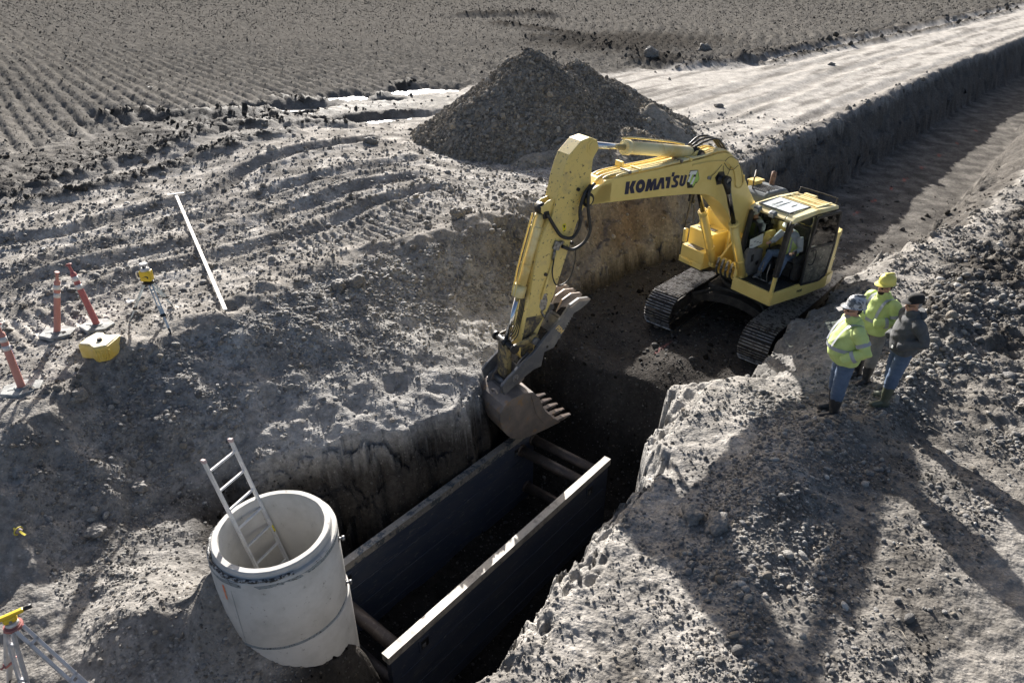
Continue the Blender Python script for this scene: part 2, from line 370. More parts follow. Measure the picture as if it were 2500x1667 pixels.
# ---- soil colours, with trench shade painted in: dry crust, moist subsoil, clay band, spray paint
def soil(x, y, z, M):
    n1 = fbm(x, y, 3.1, 3, 201); n2 = fbm(x, y, .7, 3, 202); n3 = fbm(x, y, .18, 2, 203)
    dry = np.array([.30, .278, .248]); grey = np.array([.215, .205, .190]); moist_shade = np.array([.050, .045, .040]); mudc = np.array([.048, .043, .037])
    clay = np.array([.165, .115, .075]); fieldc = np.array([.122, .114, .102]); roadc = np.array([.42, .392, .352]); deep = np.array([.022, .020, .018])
    c = np.ones((len(x), 3)) * dry
    def mix(c, k, col): k = np.clip(k, 0, 1)[:, None]; return c * (1 - k) + k * col
    c = mix(c, .5 + .8 * n1, dry * .82)
    c = mix(c, M['grade'] * (.35 + n2), roadc); c = mix(c, M['road'], roadc); stk = fbm(M['s'] / 7, M['t'] * 1.3, 1.0, 3, 207); c = mix(c, (M['road'] + .6 * M['grade']) * sst(.12, .5, stk) * .75, dry * .55); c = mix(c, M['rut'] * .35, dry * .6)  # pale patches on the graded strip, partly glare painted into the soil
    c = mix(c, M['field'], fieldc); c = mix(c, M['field'] * sst(50, 25, np.hypot(x, y)) * .25, dry)
    c = mix(c, sst(.25, .75, M['mud'] + n2 * .35) * .85, mudc)
    c = mix(c, M['right'] * (.30 + .9 * n1 + .35 * n2), np.array([.165, .150, .130])); c = mix(c, M['right'] * sst(.15, .6, fbm(x, y, 1.1, 3, 208)) * .8, np.array([.115, .104, .090]))
    c = mix(c, M['churn'] * (.45 + .8 * n2 + .35 * sst(12, 15, M['s'])), mudc * 1.7)
    ins = M['inside']; c = mix(c, ins * .9, grey)
    c = mix(c, ins * sst(3.0, 3.6, M['s']) * sst(10.8, 9.6, M['s']) * sst(-1.3, -1.0, z) * (.75 + .4 * n1), np.array([.34, .327, .305]))
    c = mix(c, ins * sst(2.5, 1.5, M['s']) * .6, dry * .8)                                   # drier bench in the near left
    c = mix(c, ins * sst(10.2, 12, M['s']) * sst(9.2, 9.8, M['ts']) * sst(19, 16, M['s']) * (.55 + n1), clay)
    c = mix(c, ins * sst(-1.15, -1.5, z + n1 * .15 + n2 * .08) * sst(19, 16, M['s']), moist_shade)  # damp subsoil, its dark tone also painting the shade below the lip
    c = mix(c, ins * sst(-1.9, -2.8, z + n1 * .2), deep)  # near black with depth, trench shade put into the soil colour
    c = mix(c, M['floor'] * sst(20, 17, M['s']) * .8, moist_shade * 1.2)  # shade before and under the tracks painted into the floor colour
    c = mix(c, ins * sst(17, 20, M['s']) * .9, np.array([.092, .083, .073])); c = mix(c, M['floor'] * sst(17, 20, M['s']) * (.4 + n2) , np.array([.16, .145, .125]))
    c = mix(c, ins * sst(.6, 1.0, M['T'][2] - M['ts'] + .4) * sst(.05, .35, -z) * sst(-1.4, -.9, z) * sst(11, 9, M['s']), dry * 1.15)   # pale lip
    for sx in (25.4, 27.2, 29.3, 31.0, 33.5, 36.3, 39.6, 43.3):
        k = sst(1.0, .5, np.hypot((M['s'] - sx) / .34, (M['t'] - 6.7) / .07) + n3 * .3)
        c = mix(c, k * .75, np.array([.45, .09, .05]))
    k = sst(1.0, .5, np.hypot((M['s'] - 12.0) / .45, (M['t'] - 6.4) / .05) + n3 * .3); c = mix(c, k * .6, np.array([.35, .12, .12]))
    g_ = c.mean(1, keepdims=True); c = g_ + (c - g_) * np.array([.75]) ; c = c * (1 + .26 * n2 + .18 * n3)[:, None]
    wet = np.clip(M['mud'] * .9 * sst(45, 34, np.hypot(x, y)) + ins * sst(-1.6, -2.4, z), 0, 1)
    return np.clip(c, .004, 1), wet
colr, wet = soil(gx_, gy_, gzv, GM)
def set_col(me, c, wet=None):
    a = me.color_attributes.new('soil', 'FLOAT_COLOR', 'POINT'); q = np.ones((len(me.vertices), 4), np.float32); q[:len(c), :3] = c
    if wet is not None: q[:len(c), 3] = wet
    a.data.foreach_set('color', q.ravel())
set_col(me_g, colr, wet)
def soil_mat(name, bumpd=.02, bs=1.0):
    m = bpy.data.materials.new(name); nt, b = nodes_of(m); L = nt.links.new
    at = N(nt, 'ShaderNodeAttribute', attribute_name='soil'); tc = N(nt, 'ShaderNodeTexCoord'); P = tc.outputs['Object']
    n1 = N(nt, 'ShaderNodeTexNoise', Scale=11 * bs, Detail=9, Roughness=.68); L(P, n1.inputs['Vector'])
    v1 = N(nt, 'ShaderNodeTexVoronoi', Scale=26 * bs); L(P, v1.inputs['Vector'])
    r = N(nt, 'ShaderNodeMapRange'); r.inputs['From Min'].default_value = .3; r.inputs['From Max'].default_value = .7; r.inputs['To Min'].default_value = .62; r.inputs['To Max'].default_value = 1.35; L(n1.outputs[0], r.inputs[0])
    mu = N(nt, 'ShaderNodeVectorMath', operation='SCALE'); L(at.outputs['Color'], mu.inputs[0]); L(r.outputs[0], mu.inputs['Scale'])
    # pale pebbles showing in the soil
    v2 = N(nt, 'ShaderNodeTexVoronoi', Scale=17 * bs); v2.inputs['Randomness'].default_value = 1; L(P, v2.inputs['Vector'])
    sp = N(nt, 'ShaderNodeSeparateColor'); L(v2.outputs['Color'], sp.inputs[0])
    thr = N(nt, 'ShaderNodeMath', operation='MULTIPLY'); thr.inputs[1].default_value = .34; L(sp.outputs[0], thr.inputs[0])
    ls = N(nt, 'ShaderNodeMath', operation='LESS_THAN'); L(v2.outputs['Distance'], ls.inputs[0]); L(thr.outputs[0], ls.inputs[1])
    g2 = N(nt, 'ShaderNodeMath', operation='GREATER_THAN'); g2.inputs[1].default_value = .62; L(sp.outputs[1], g2.inputs[0])
    ml = N(nt, 'ShaderNodeMath', operation='MULTIPLY'); L(ls.outputs[0], ml.inputs[0]); L(g2.outputs[0], ml.inputs[1])
    m5 = N(nt, 'ShaderNodeMath', operation='MULTIPLY'); L(ml.outputs[0], m5.inputs[0]); m5.inputs[1].default_value = .55
    lt = N(nt, 'ShaderNodeVectorMath', operation='MULTIPLY_ADD'); L(mu.outputs[0], lt.inputs[0]); lt.inputs[1].default_value = (1.7, 1.7, 1.7); lt.inputs[2].default_value = (.05, .05, .048)
    mx = N(nt, 'ShaderNodeMix', data_type='RGBA'); L(m5.outputs[0], mx.inputs[0]); L(mu.outputs[0], mx.inputs[6]); L(lt.outputs[0], mx.inputs[7]); L(mx.outputs[2], b.inputs['Base Color'])
    rr = N(nt, 'ShaderNodeMapRange'); rr.inputs['To Min'].default_value = .82; rr.inputs['To Max'].default_value = .62; L(at.outputs['Alpha'], rr.inputs[0]); L(rr.outputs[0], b.inputs['Roughness'])
    sl = N(nt, 'ShaderNodeMath', operation='MULTIPLY'); sl.inputs[1].default_value = .03; L(at.outputs['Alpha'], sl.inputs[0]); L(sl.outputs[0], b.inputs['Specular IOR Level'])
    h1 = N(nt, 'ShaderNodeMath', operation='MULTIPLY_ADD'); L(v1.outputs['Distance'], h1.inputs[0]); h1.inputs[1].default_value = -.35; L(n1.outputs[0], h1.inputs[2])
    h2 = N(nt, 'ShaderNodeMath', operation='MULTIPLY_ADD'); L(ml.outputs[0], h2.inputs[0]); h2.inputs[1].default_value = .12; L(h1.outputs[0], h2.inputs[2])
    bp = N(nt, 'ShaderNodeBump', Strength=1.0, Distance=bumpd); L(h2.outputs[0], bp.inputs['Height']); L(bp.outputs[0], b.inputs['Normal'])
    return m
M_soil = soil_mat('soil', .032)
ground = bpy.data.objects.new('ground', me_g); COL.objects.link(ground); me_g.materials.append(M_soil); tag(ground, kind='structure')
ground['label'] = 'bare worked earth with ploughed field, graded strip and open trench'

# ---- standing water in the churned band
M_water = bpy.data.materials.new('puddle_water'); nt, b = nodes_of(M_water)
b.inputs['Base Color'].default_value = (.30, .29, .27, 1); b.inputs['Roughness'].default_value = .30; b.inputs['Specular IOR Level'].default_value = .8
for (cx, cy), a, b_, ang, dz in PUDDLES:
    pts = []; ca, sa = math.cos(math.radians(ang)), math.sin(math.radians(ang))
    for k in range(40):
        q = 2 * math.pi * k / 40; u, v = 1.45 * a * math.cos(q), 1.6 * b_ * math.sin(q)
        pts.append((cx + u * ca - v * sa, cy + u * sa + v * ca, -.018))
    o = mesh_obj('puddle', [(cx, cy, -.018)] + pts, [(0, 1 + k, 1 + (k + 1) % 40) for k in range(40)], M_water); tag(o, kind='structure')

# ---- gravel piles: heaps of their own standing on the ground
def pile(name, label, cat, hfun, box, step, col, seed, group=None):
    (x0, x1), (y0, y1) = box
    xs = np.arange(x0, x1, step); ys = np.arange(y0, y1, step); X, Y = np.meshgrid(xs, ys, indexing='ij'); X = X.ravel(); Y = Y.ravel()
    Zp = hfun(X, Y); Zg = ground_h(X, Y) - .03
    Zp = Zp + (.05 * fbm(X, Y, .5, 4, seed, .6) + .09 * fbm(X, Y, 1.6, 2, seed + 5)) * sst(-.1, .5, Zp)
    keep = Zp > Zg - .05
    zz = np.maximum(Zp, Zg - .06); n1, n2 = len(xs), len(ys)
    i, j = np.meshgrid(np.arange(n1 - 1), np.arange(n2 - 1), indexing='ij')
    q = np.stack([i * n2 + j, (i + 1) * n2 + j, (i + 1) * n2 + j + 1, i * n2 + j + 1], -1).reshape(-1, 4)
    q = q[keep[q].any(1)]
    used = np.unique(q); rm = np.full(n1 * n2, -1); rm[used] = np.arange(len(used))
    c = np.stack([X, Y, zz], 1)[used]
    me = np_mesh(name, c, rm[q].ravel(), np.full(len(q), 4))
    cc = np.ones((len(c), 3)) * np.array(col) * (1 + .25 * fbm(c[:, 0], c[:, 1], .8, 3, seed + 9) + .2 * fbm(c[:, 0], c[:, 1], .2, 2, seed + 11))[:, None]
    set_col(me, np.clip(cc, .01, 1), np.zeros(len(c)))
    o = bpy.data.objects.new(name, me); COL.objects.link(o); me.materials.append(M_soil); tag(o, label, cat, group)
    return o
def cone(x, y, cx, cy, h, sl, flat=.25):
    d = np.hypot(x - cx, y - cy); return h - sl * (np.sqrt(d * d + flat * flat) - flat)
def h_main(x, y):
    n = fbm(x, y, 2.2, 2, 301) * .22
    a = cone(x, y, .62, 25.6, 3.15, .70) 
    b_ = cone(x, y, 2.3, 27.3, 2.55, .62); c = cone(x, y, 3.9, 28.6, 1.9, .55); c2 = cone(x, y, 1.4, 26.5, 2.8, .68)
    return np.maximum(np.maximum(a, b_), np.maximum(c, c2)) + n
def h_small(x, y): return np.maximum(cone(x, y, 5.1, 26.0, 1.35, .66, .12), cone(x, y, 3.4, 25.0, 1.1, .52, .3)) + fbm(x, y, 1.5, 2, 311) * .1
def h_front(x, y):
    s_, t_ = region(x, y); return np.maximum(np.maximum(cone(x, y, 2.1, 22.9, 1.05, .42, .4), cone(x, y, 4.0, 23.6, .95, .45, .4)), cone(x, y, .6, 21.6, .55, .36, .3)) + fbm(x, y, 1.5, 3, 321) * .14 - 3 * sst(11.9, 11.0, t_)
p1 = pile('gravel_pile', 'tall pointed cone of dark damp gravel, the biggest heap behind the boom', 'gravel pile', h_main, ((-5.2, 9), (20, 34)), .07, (.27, .247, .212), 401, 'heaps of dug gravel')
p2 = pile('gravel_pile', 'small heap at the right foot of the tall gravel cone', 'gravel pile', h_small, ((0, 9), (22, 30)), .07, (.30, .275, .235), 431, 'heaps of dug gravel')
p3 = pile('gravel_pile', 'low pale spread heap between the tall cone and the trench edge', 'gravel pile', h_front, ((-3, 8), (18, 28)), .07, (.32, .29, .245), 461, 'heaps of dug gravel')
PILES = [h_main, h_small, h_front]
def top_h(x, y):
    z = ground_h(x, y)
    for h in PILES:
        z = np.maximum(z, h(x, y))
    return z
# ================================================================ loose stones and clods nobody could count
def stone_mesh(name, seed, sub, rough, flat, ang=False):
    r = random.Random(seed); t = bmesh.new(); bmesh.ops.create_icosphere(t, subdivisions=sub, radius=1)
    off = Vector((r.random() * 50, r.random() * 50, r.random() * 50))
    from mathutils import noise as mn
    for v in t.verts:
        n = mn.noise(v.co * 1.1 + off) * rough + mn.noise(v.co * 2.7 + off) * rough * .5
        if ang: n += (round(mn.noise(v.co * 1.6 + off * 2) * 3) / 3) * rough * .6
        v.co *= 1 + n
        v.co = Vector((v.co.x, v.co.y * r.uniform(.78, .82), v.co.z * flat))
    me = bpy.data.meshes.new(name); t.to_mesh(me); t.free()
    if not ang: me.shade_smooth()
    return me
def inst_mat(name, rough, spec=.12):
    m = bpy.data.materials.new(name); nt, b = nodes_of(m); L = nt.links.new
    at = N(nt, 'ShaderNodeAttribute', attribute_name='tint', attribute_type='INSTANCER')
    tc = N(nt, 'ShaderNodeTexCoord'); n1 = N(nt, 'ShaderNodeTexNoise', Scale=2.2, Detail=6, Roughness=.7); L(tc.outputs['Object'], n1.inputs['Vector'])
    r = N(nt, 'ShaderNodeMapRange'); r.inputs['To Min'].default_value = .55; r.inputs['To Max'].default_value = 1.45; L(n1.outputs[0], r.inputs[0])
    mu = N(nt, 'ShaderNodeVectorMath', operation='SCALE'); L(at.outputs['Color'], mu.inputs[0]); L(r.outputs[0], mu.inputs['Scale']); L(mu.outputs[0], b.inputs['Base Color'])
    b.inputs['Roughness'].default_value = rough; b.inputs['Specular IOR Level'].default_value = spec
    bp = N(nt, 'ShaderNodeBump', Strength=.6, Distance=.3); L(n1.outputs[0], bp.inputs['Height']); L(bp.outputs[0], b.inputs['Normal'])
    return m
M_peb, M_clod = inst_mat('pebble_stone', .6), inst_mat('clod_earth', .9, .0)
def proto_coll(name, specs, m):
    c = bpy.data.collections.new(name)
    for k, sp in enumerate(specs):
        me = stone_mesh(name + '_shape', *sp); me.materials.append(m)
        o = bpy.data.objects.new('%s_%02d' % (name, k), me); c.objects.link(o)
    return c
C_peb = proto_coll('pebble', [(1, 2, .16, .62), (2, 2, .2, .75), (3, 2, .18, .55), (4, 2, .22, .68), (5, 2, .12, .8)], M_peb)
C_clod = proto_coll('clod', [(11, 2, .5, .75, True), (12, 2, .6, .8, True), (13, 2, .45, .65, True), (14, 2, .7, .85, True), (15, 2, .55, .9, True), (16, 2, .4, .7, True)], M_clod)
def scatter_group(coll, nvar):
    g = bpy.data.node_groups.new('scatter_' + coll.name, 'GeometryNodeTree')
    g.interface.new_socket('Geometry', in_out='INPUT', socket_type='NodeSocketGeometry'); g.interface.new_socket('Geometry', in_out='OUTPUT', socket_type='NodeSocketGeometry')
    gi, go = g.nodes.new('NodeGroupInput'), g.nodes.new('NodeGroupOutput'); L = g.links.new
    ci = g.nodes.new('GeometryNodeCollectionInfo'); ci.inputs['Collection'].default_value = coll; ci.inputs['Separate Children'].default_value = True; ci.inputs['Reset Children'].default_value = True
    ip = g.nodes.new('GeometryNodeInstanceOnPoints'); ip.inputs['Pick Instance'].default_value = True
    def na(n, t): a = g.nodes.new('GeometryNodeInputNamedAttribute'); a.data_type = t; a.inputs['Name'].default_value = n; return a.outputs['Attribute']
    L(gi.outputs[0], ip.inputs['Points']); L(ci.outputs[0], ip.inputs['Instance']); L(na('kindno', 'INT'), ip.inputs['Instance Index'])
    er = g.nodes.new('FunctionNodeEulerToRotation'); L(na('rot', 'FLOAT_VECTOR'), er.inputs[0]); L(er.outputs[0], ip.inputs['Rotation']); L(na('scl', 'FLOAT_VECTOR'), ip.inputs['Scale'])
    L(ip.outputs[0], go.inputs[0]); return g
G_peb, G_clod = scatter_group(C_peb, 5), scatter_group(C_clod, 6)
def scatter(name, label, P, size, tint, grp, nvar, tilt=.5, cat=None):
    n = len(P); me = bpy.data.meshes.new(name); me.vertices.add(n); me.vertices.foreach_set('co', P.astype(np.float32).ravel())
    def A(nm, typ, v, f): a = me.attributes.new(nm, typ, 'POINT'); a.data.foreach_set(f, v.ravel())
    sc3 = size[:, None] * rng.uniform(.8, 1.25, (n, 3))
    A('scl', 'FLOAT_VECTOR', sc3.astype(np.float32), 'vector'); A('kindno', 'INT', rng.integers(0, nvar, n).astype(np.int32), 'value')
    ro = np.stack([rng.uniform(-tilt, tilt, n), rng.uniform(-tilt, tilt, n), rng.uniform(0, 6.28, n)], 1).astype(np.float32); A('rot', 'FLOAT_VECTOR', ro, 'vector')
    q = np.ones((n, 4), np.float32); q[:, :3] = tint; A('tint', 'FLOAT_COLOR', q, 'color')
    o = bpy.data.objects.new(name, me); COL.objects.link(o); md = o.modifiers.new('scatter', 'NODES'); md.node_group = grp
    tag(o, label, None, None, 'stuff'); return o
def cand(n, r0, r1, p=1.0, half=44):
    """random ground points in the wedge of land round the dig; p=1 even in ring width, 2 even in area"""
    u = rng.random(n); r = (r0 ** p + u * (r1 ** p - r0 ** p)) ** (1 / p); th = np.radians(rng.uniform(-half, half, n))
    return r * np.sin(th), r * np.cos(th)
def place(x, y, w, colfac, sizes, grp, nvar, name, label, sink=.25, palette=None, tilt=.5):
    z, M = ground_h(x, y, True, True); ww = w(x, y, z, M); k = rng.random(len(x)) < ww
    for h in PILES: k &= ~(h(x, y) > z + .05)
    for (cx, cy), a_, b_, _g, _d in PUDDLES: k &= np.hypot((x - cx) / a_, (y - cy) / (b_ * 1.6)) > 1
    x, y, z = x[k], y[k], z[k]; M = {a: (b_[k] if isinstance(b_, np.ndarray) else b_) for a, b_ in M.items()}; M['T'] = [t_[k] for t_ in M['T']]
    sz = sizes(len(x), x, y, M); c, _ = soil(x, y, z, M)
    if palette is not None: pc = palette(len(x)); c = c * (1 - colfac) + pc * colfac
    c = c * rng.uniform(.75, 1.25, len(x))[:, None] * np.where((z < -1.35) & (M['s'] < 17), .38, 1)[:, None]  # stones down in the cut darkened, shade put into their tint
    P = np.stack([x, y, z + sz * (.5 - sink)], 1)
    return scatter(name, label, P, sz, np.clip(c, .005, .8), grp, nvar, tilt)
def pal_peb(n):
    base = np.array([[.30, .29, .27], [.24, .235, .23], [.36, .34, .31], [.17, .165, .16], [.27, .24, .20], [.42, .41, .39]])
    return base[rng.choice(6, n, p=[.3, .25, .12, .15, .14, .04])] * rng.uniform(.9, 1.45, (n, 1))
def lognorm(n, med, sg, lo, hi): return np.clip(med * np.exp(rng.normal(0, sg, n)), lo, hi)
# rounded river gravel on the right berm, the left bank and the bench
def w_peb(x, y, z, M):
    s, t = M['s'], M['t']; n = fbm(x, y, 1.5, 3, 501); n2 = fbm(x, y, .45, 2, 502)
    right = M['right'] * (.10 + .9 * sst(-.05, .5, n + .9 * np.exp(-((t - 1.9) / .9) ** 2) * sst(4, 6.5, s) + .7 * np.exp(-((t - (1.1 + .35 * (s - 4))) / .5) ** 2) - .25)) * sst(-3.5, 0, t) * sst(22, 12, s) * (1 - .75 * M['churn'])
    bank = M['inside'] * sst(9.0, 9.8, M['ts']) * (.25 + .9 * sst(-.2, .4, n + .55 * np.exp(-(((s - 7.6) / 2.0) ** 2)))) * sst(13, 11.5, s)
    deep = M['inside'] * .10
    bench = M['inside'] * sst(3.2, 2.4, s) * sst(4.8, 5.4, t) * (.15 + .6 * sst(0, .5, n + n2))
    left = M['left'] * .10 + M['grade'] * .06
    return np.clip(np.maximum.reduce([right, bank, deep, bench, left]), 0, 1) * sst(26, 18, np.hypot(x, y))
x, y = cand(270000, 3.6, 24, 1.35)
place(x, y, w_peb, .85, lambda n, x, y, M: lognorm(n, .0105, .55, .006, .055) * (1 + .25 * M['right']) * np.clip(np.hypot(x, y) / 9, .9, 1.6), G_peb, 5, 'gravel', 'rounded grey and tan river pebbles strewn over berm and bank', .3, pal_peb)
# a fine crumb of earth everywhere near
def w_crumb(x, y, z, M):
    n = fbm(x, y, .9, 3, 511)
    return np.clip((.30 + 1.1 * n) * (1 - .72 * M['grade']) * (1 - .85 * M['inside'] * sst(4, 5, M['s'])) * (1 - .7 * M['floor']), .05, 1) * sst(34, 20, np.hypot(x, y))
x, y = cand(170000, 3.6, 32, 1.3)
place(x, y, w_crumb, 0, lambda n, x, y, M: lognorm(n, .0115, .55, .006, .06) * np.clip(np.hypot(x, y) / 10, .8, 2.0), G_clod, 6, 'soil_crumbs', 'crumbs and small clods of dry earth over the worked ground', .38, None, 3)
# clods turned up in the field
def w_field(x, y, z, M):
    fd = x * .788 + y * .616
    return np.clip(M['field'] * (.30 + .35 * fbm(x, y, 1.6, 2, 521) + .45 * np.sin(2 * np.pi * fd / .64)), 0, 1)
x, y = cand(330000, 18, 150, .8, 42)
place(x, y, w_field, 0, lambda n, x, y, M: lognorm(n, .0125, .45, .008, .06) * np.clip((np.hypot(x, y) / 32) ** .8, .75, 3.2), G_clod, 6, 'field_clods', 'clods turned up over the ploughed field', .46, None, 3)
# heavy clods in the mud and on the churned right side
def w_mud(x, y, z, M):
    n = fbm(x, y, 1.0, 2, 531)
    rim = np.exp(-((M['ts'] - M['T'][6] - .25) / .3) ** 2)
    lip = np.exp(-((M['ts'] - M['T'][0] + .15) / .25) ** 2) * .5
    return np.clip(np.maximum.reduce([M['ridge'] * (.38 + n), M['mud'] * (.10 + .5 * n), M['churn'] * (.45 + .8 * n), rim * (.3 + n) * sst(60, 30, M['s']), lip * (.3 + n)]), 0, 1)
x, y = cand(60000, 4, 60, 1.1)
place(x, y, w_mud, 0, lambda n, x, y, M: lognorm(n, .027, .55, .012, .15) * np.clip(np.hypot(x, y) / 22, .6, 1.7) * (1 - .35 * M['inside']), G_clod, 6, 'mud_clods', 'dark clods of churned wet mud along ridges and lips', .36, None, 3)
x, y = cand(9000, 44, 160, 1.0, 42)
place(x, y, lambda x, y, z, M: np.clip(M['ridge'] * 1.2, 0, 1), 0, lambda n, x, y, M: lognorm(n, .07, .5, .04, .22) * np.clip(np.hypot(x, y) / 60, .9, 1.8), G_clod, 6, 'far_clods', 'dark clods along the far edge of the field', .2, None, 3)
# stones of the piles
def pile_stones(h, box, n, name, label, col, med):
    x = rng.uniform(*box[0], n); y = rng.uniform(*box[1], n); zp = top_h(x, y); k = (zp - ground_h(x, y) > .02) & (np.abs(zp - h(x, y)) < 1e-6)
    x, y = x[k], y[k]; e_ = .05
    z = zp[k] + (.05 * fbm(x, y, .5, 4, 401, .6) + .09 * fbm(x, y, 1.6, 2, 406)) * .7
    sz = lognorm(len(x), med, .5, .015, .12); c = np.array(col) * rng.uniform(.55, 1.6, (len(x), 1)) + np.where(rng.random((len(x), 1)) < .06, .12, 0)
    scatter(name, label, np.stack([x, y, z + sz * .1], 1), sz, np.clip(c, .01, .6), G_clod, 6, 3)
pile_stones(h_main, ((-5.2, 9), (20, 29)), 60000, 'pile_stones', 'coarse dark gravel and lumps on the tall cone', (.28, .255, .218), .026)
pile_stones(h_small, ((2, 9), (22, 30)), 9000, 'pile_stones', 'gravel lying on the small heap beside the tall cone', (.31, .285, .24), .026)
pile_stones(h_front, ((-3, 8), (18, 26)), 16000, 'pile_stones', 'gravel lying on the low pale heap', (.32, .29, .245), .022)
# stones one can pick out: each a thing of its own
M_rock = mat('rock', (.22, .205, .185), .8, col2=(.13, .125, .118), nscale=5, bump=.8, bscale=9, col3=(.3, .29, .27), n3=14)
def rock(px, py, z, size, label, flat=.7, seed=1, dark=False):
    u, v = px - 1250, py - 833.5; F_ = 1666.67; p_ = math.radians(PITCH); c_, s_ = math.cos(p_), math.sin(p_)
    dx, dy, dz = u, F_ * c_ - v * s_, -(v * c_ + F_ * s_); k = (z - CAM_H) / dz
    for _ in range(4):
        X, Y = dx * k, dy * k; zz = gz(X, Y); k = (zz - CAM_H) / dz
    me = stone_mesh('rock', seed, 4, .38, flat, True); me.materials.append(M_rock)
    o = bpy.data.objects.new('rock', me); COL.objects.link(o); o.location = (X, Y, zz + size * flat * .35); o.scale = (size,) * 3; o.rotation_euler = (random.uniform(-.3, .3), random.uniform(-.3, .3), random.uniform(0, 6))
    tag(o, label, 'rock', 'large stones lying about the dig'); return o
for px, py, sz, lab, fl, sd in [
    (1118, 532, .22, 'rounded grey boulder alone on the graded ground left of the arm', .8, 31), (1140, 520, .14, 'smaller stone touching the lone grey boulder left of the arm', .8, 32),
    (907, 352, .26, 'smooth pale boulder by the puddles left of the gravel cone', .6, 33),
    (1588, 155, .5, 'upright dark lump of earth at the near end of the far berm', 1.0, 34), (1720, 122, .5, 'big rounded lump behind the near end of the far berm', .7, 35),
    (1755, 262, .2, 'lone stone out on the pale haul road', .6, 36), (872, 690, .2, 'brown boulder half buried at the top of the left bank', .75, 37), (828, 706, .17, 'second boulder half buried at the top of the left bank, beside the brown one', .75, 38),
    (775, 722, .11, 'small angular stone left of the two half buried boulders', .7, 39), (238, 1303, .15, 'pale angular rock in the shade on the near left bench', .6, 40), (352, 1208, .12, 'grey stone at the top of the sunlit patch on the near left bench', .6, 41),
    (1748, 1290, .16, 'largest grey stone amid pebbles in the arm shadow on the right berm', .8, 42), (1690, 1262, .15, 'pale stone at the rim of the pebble patch on the right berm', .7, 43), (318, 905, .11, 'clod on the lip behind the yellow jug', .8, 44),
    (210, 1003, .13, 'round clod on the edge of the dark bank below the delineator posts', .8, 45), (1325, 560, .14, 'stone jammed at the trench lip behind the arm', .7, 46), (2135, 815, .17, 'clod beside the man in the hooded top', .7, 47), (1268, 628, .15, 'oval stone set in the bank just left of the arm', .9, 48), (2030, 160, .2, 'small stone at the far lip of the haul road', .7, 49)]:
    rock(px, py, 0, sz, lab, fl, sd)
# ================================================================ paints, steel, glass, rubber
YEL = mat('machine_yellow', (.80, .62, .21), .40, col2=(.73, .55, .17), nscale=2.2, lo=.42, hi=.66, col3=(.22, .17, .09), n3=26, lo3=.69, hi3=.74, coat=.15, bump=.03)
YELW = mat('worn_yellow', (.78, .60, .20), .45, col2=(.62, .48, .20), nscale=3.5, lo=.52, hi=.66, col3=(.06, .048, .04), n3=17, lo3=.60, hi3=.64, bump=.08, stretch=(1, 1, 1))
YELB = mat('rubbed_yellow', (.34, .26, .11), .6, col2=(.07, .06, .05), nscale=6, lo=.42, hi=.55, bump=.15)
YEL_LIT = mat('sun_glare_yellow', (.80, .70, .38), .42, col2=(.64, .48, .17), nscale=1.6, coat=.15)  # machine yellow made paler, sun glare put into the colour
BLACK = mat('black_paint', (.012, .012, .013), .45, col2=(.05, .047, .043), nscale=9, lo=.5, hi=.7)
RUBBER = mat('rubber_hose', (.018, .019, .021), .55, col2=(.06, .06, .058), nscale=14, lo=.5, hi=.7)
STEEL = mat('undercarriage_steel', (.036, .033, .030), .62, .35, col2=(.075, .068, .058), nscale=7, lo=.45, hi=.62, bump=.3, bscale=30, col3=(.14, .115, .085), n3=11, lo3=.62, hi3=.7)
SHOE = mat('track_shoe_steel', (.040, .037, .035), .5, .6, col2=(.085, .075, .062), nscale=9, lo=.5, hi=.66, bump=.3, bscale=40)
GROUS = mat('polished_grouser', (.42, .41, .40), .36, .8, col2=(.09, .082, .075), nscale=11, lo=.46, hi=.62)
CHROME = mat('chrome_rod', (.62, .64, .66), .16, 1.0)
DROD = mat('dark_rod', (.16, .16, .165), .22, 1.0)
GREY = mat('grey_hood', (.105, .125, .135), .45, col2=(.14, .155, .16), nscale=4)
BUCK = mat('bucket_steel', (.24, .205, .18), .55, .35, col2=(.16, .145, .135), nscale=3, lo=.4, hi=.6, col3=(.30, .20, .11), n3=5, lo3=.56, hi3=.66, bump=.2, bscale=25)
THUMB = mat('thumb_steel', (.12, .125, .135), .45, .4, col2=(.19, .188, .185), nscale=5, lo=.45, hi=.62, bump=.15, bscale=30)
BARE = mat('bare_worn_steel', (.42, .37, .33), .45, .6, col2=(.28, .22, .18), nscale=7)
ALU = mat('grey_fitting', (.30, .30, .30), .4, .7, col2=(.10, .095, .09), nscale=18)
NAVY = mat('decal_navy', (.018, .020, .055), .4)
DWHITE = mat('decal_white', (.78, .80, .76), .4)
DGREEN = mat('decal_green', (.42, .62, .13), .4)
DBLACK = mat('decal_black', (.010, .010, .010), .4)
GOLD = mat('decal_gold', (.72, .52, .20), .45)
SEATM = mat('seat_fabric', (.025, .025, .027), .85, col2=(.05, .05, .05), nscale=12)
CONS = mat('grey_cab_plastic', (.17, .165, .16), .6, col2=(.13, .125, .12), nscale=8)
MUDDY = mat('muddy_lower_pane', (.16, .145, .11), .35, col2=(.04, .042, .035), nscale=6, lo=.42, hi=.6, col3=(.34, .31, .24), n3=15, lo3=.55, hi3=.65)
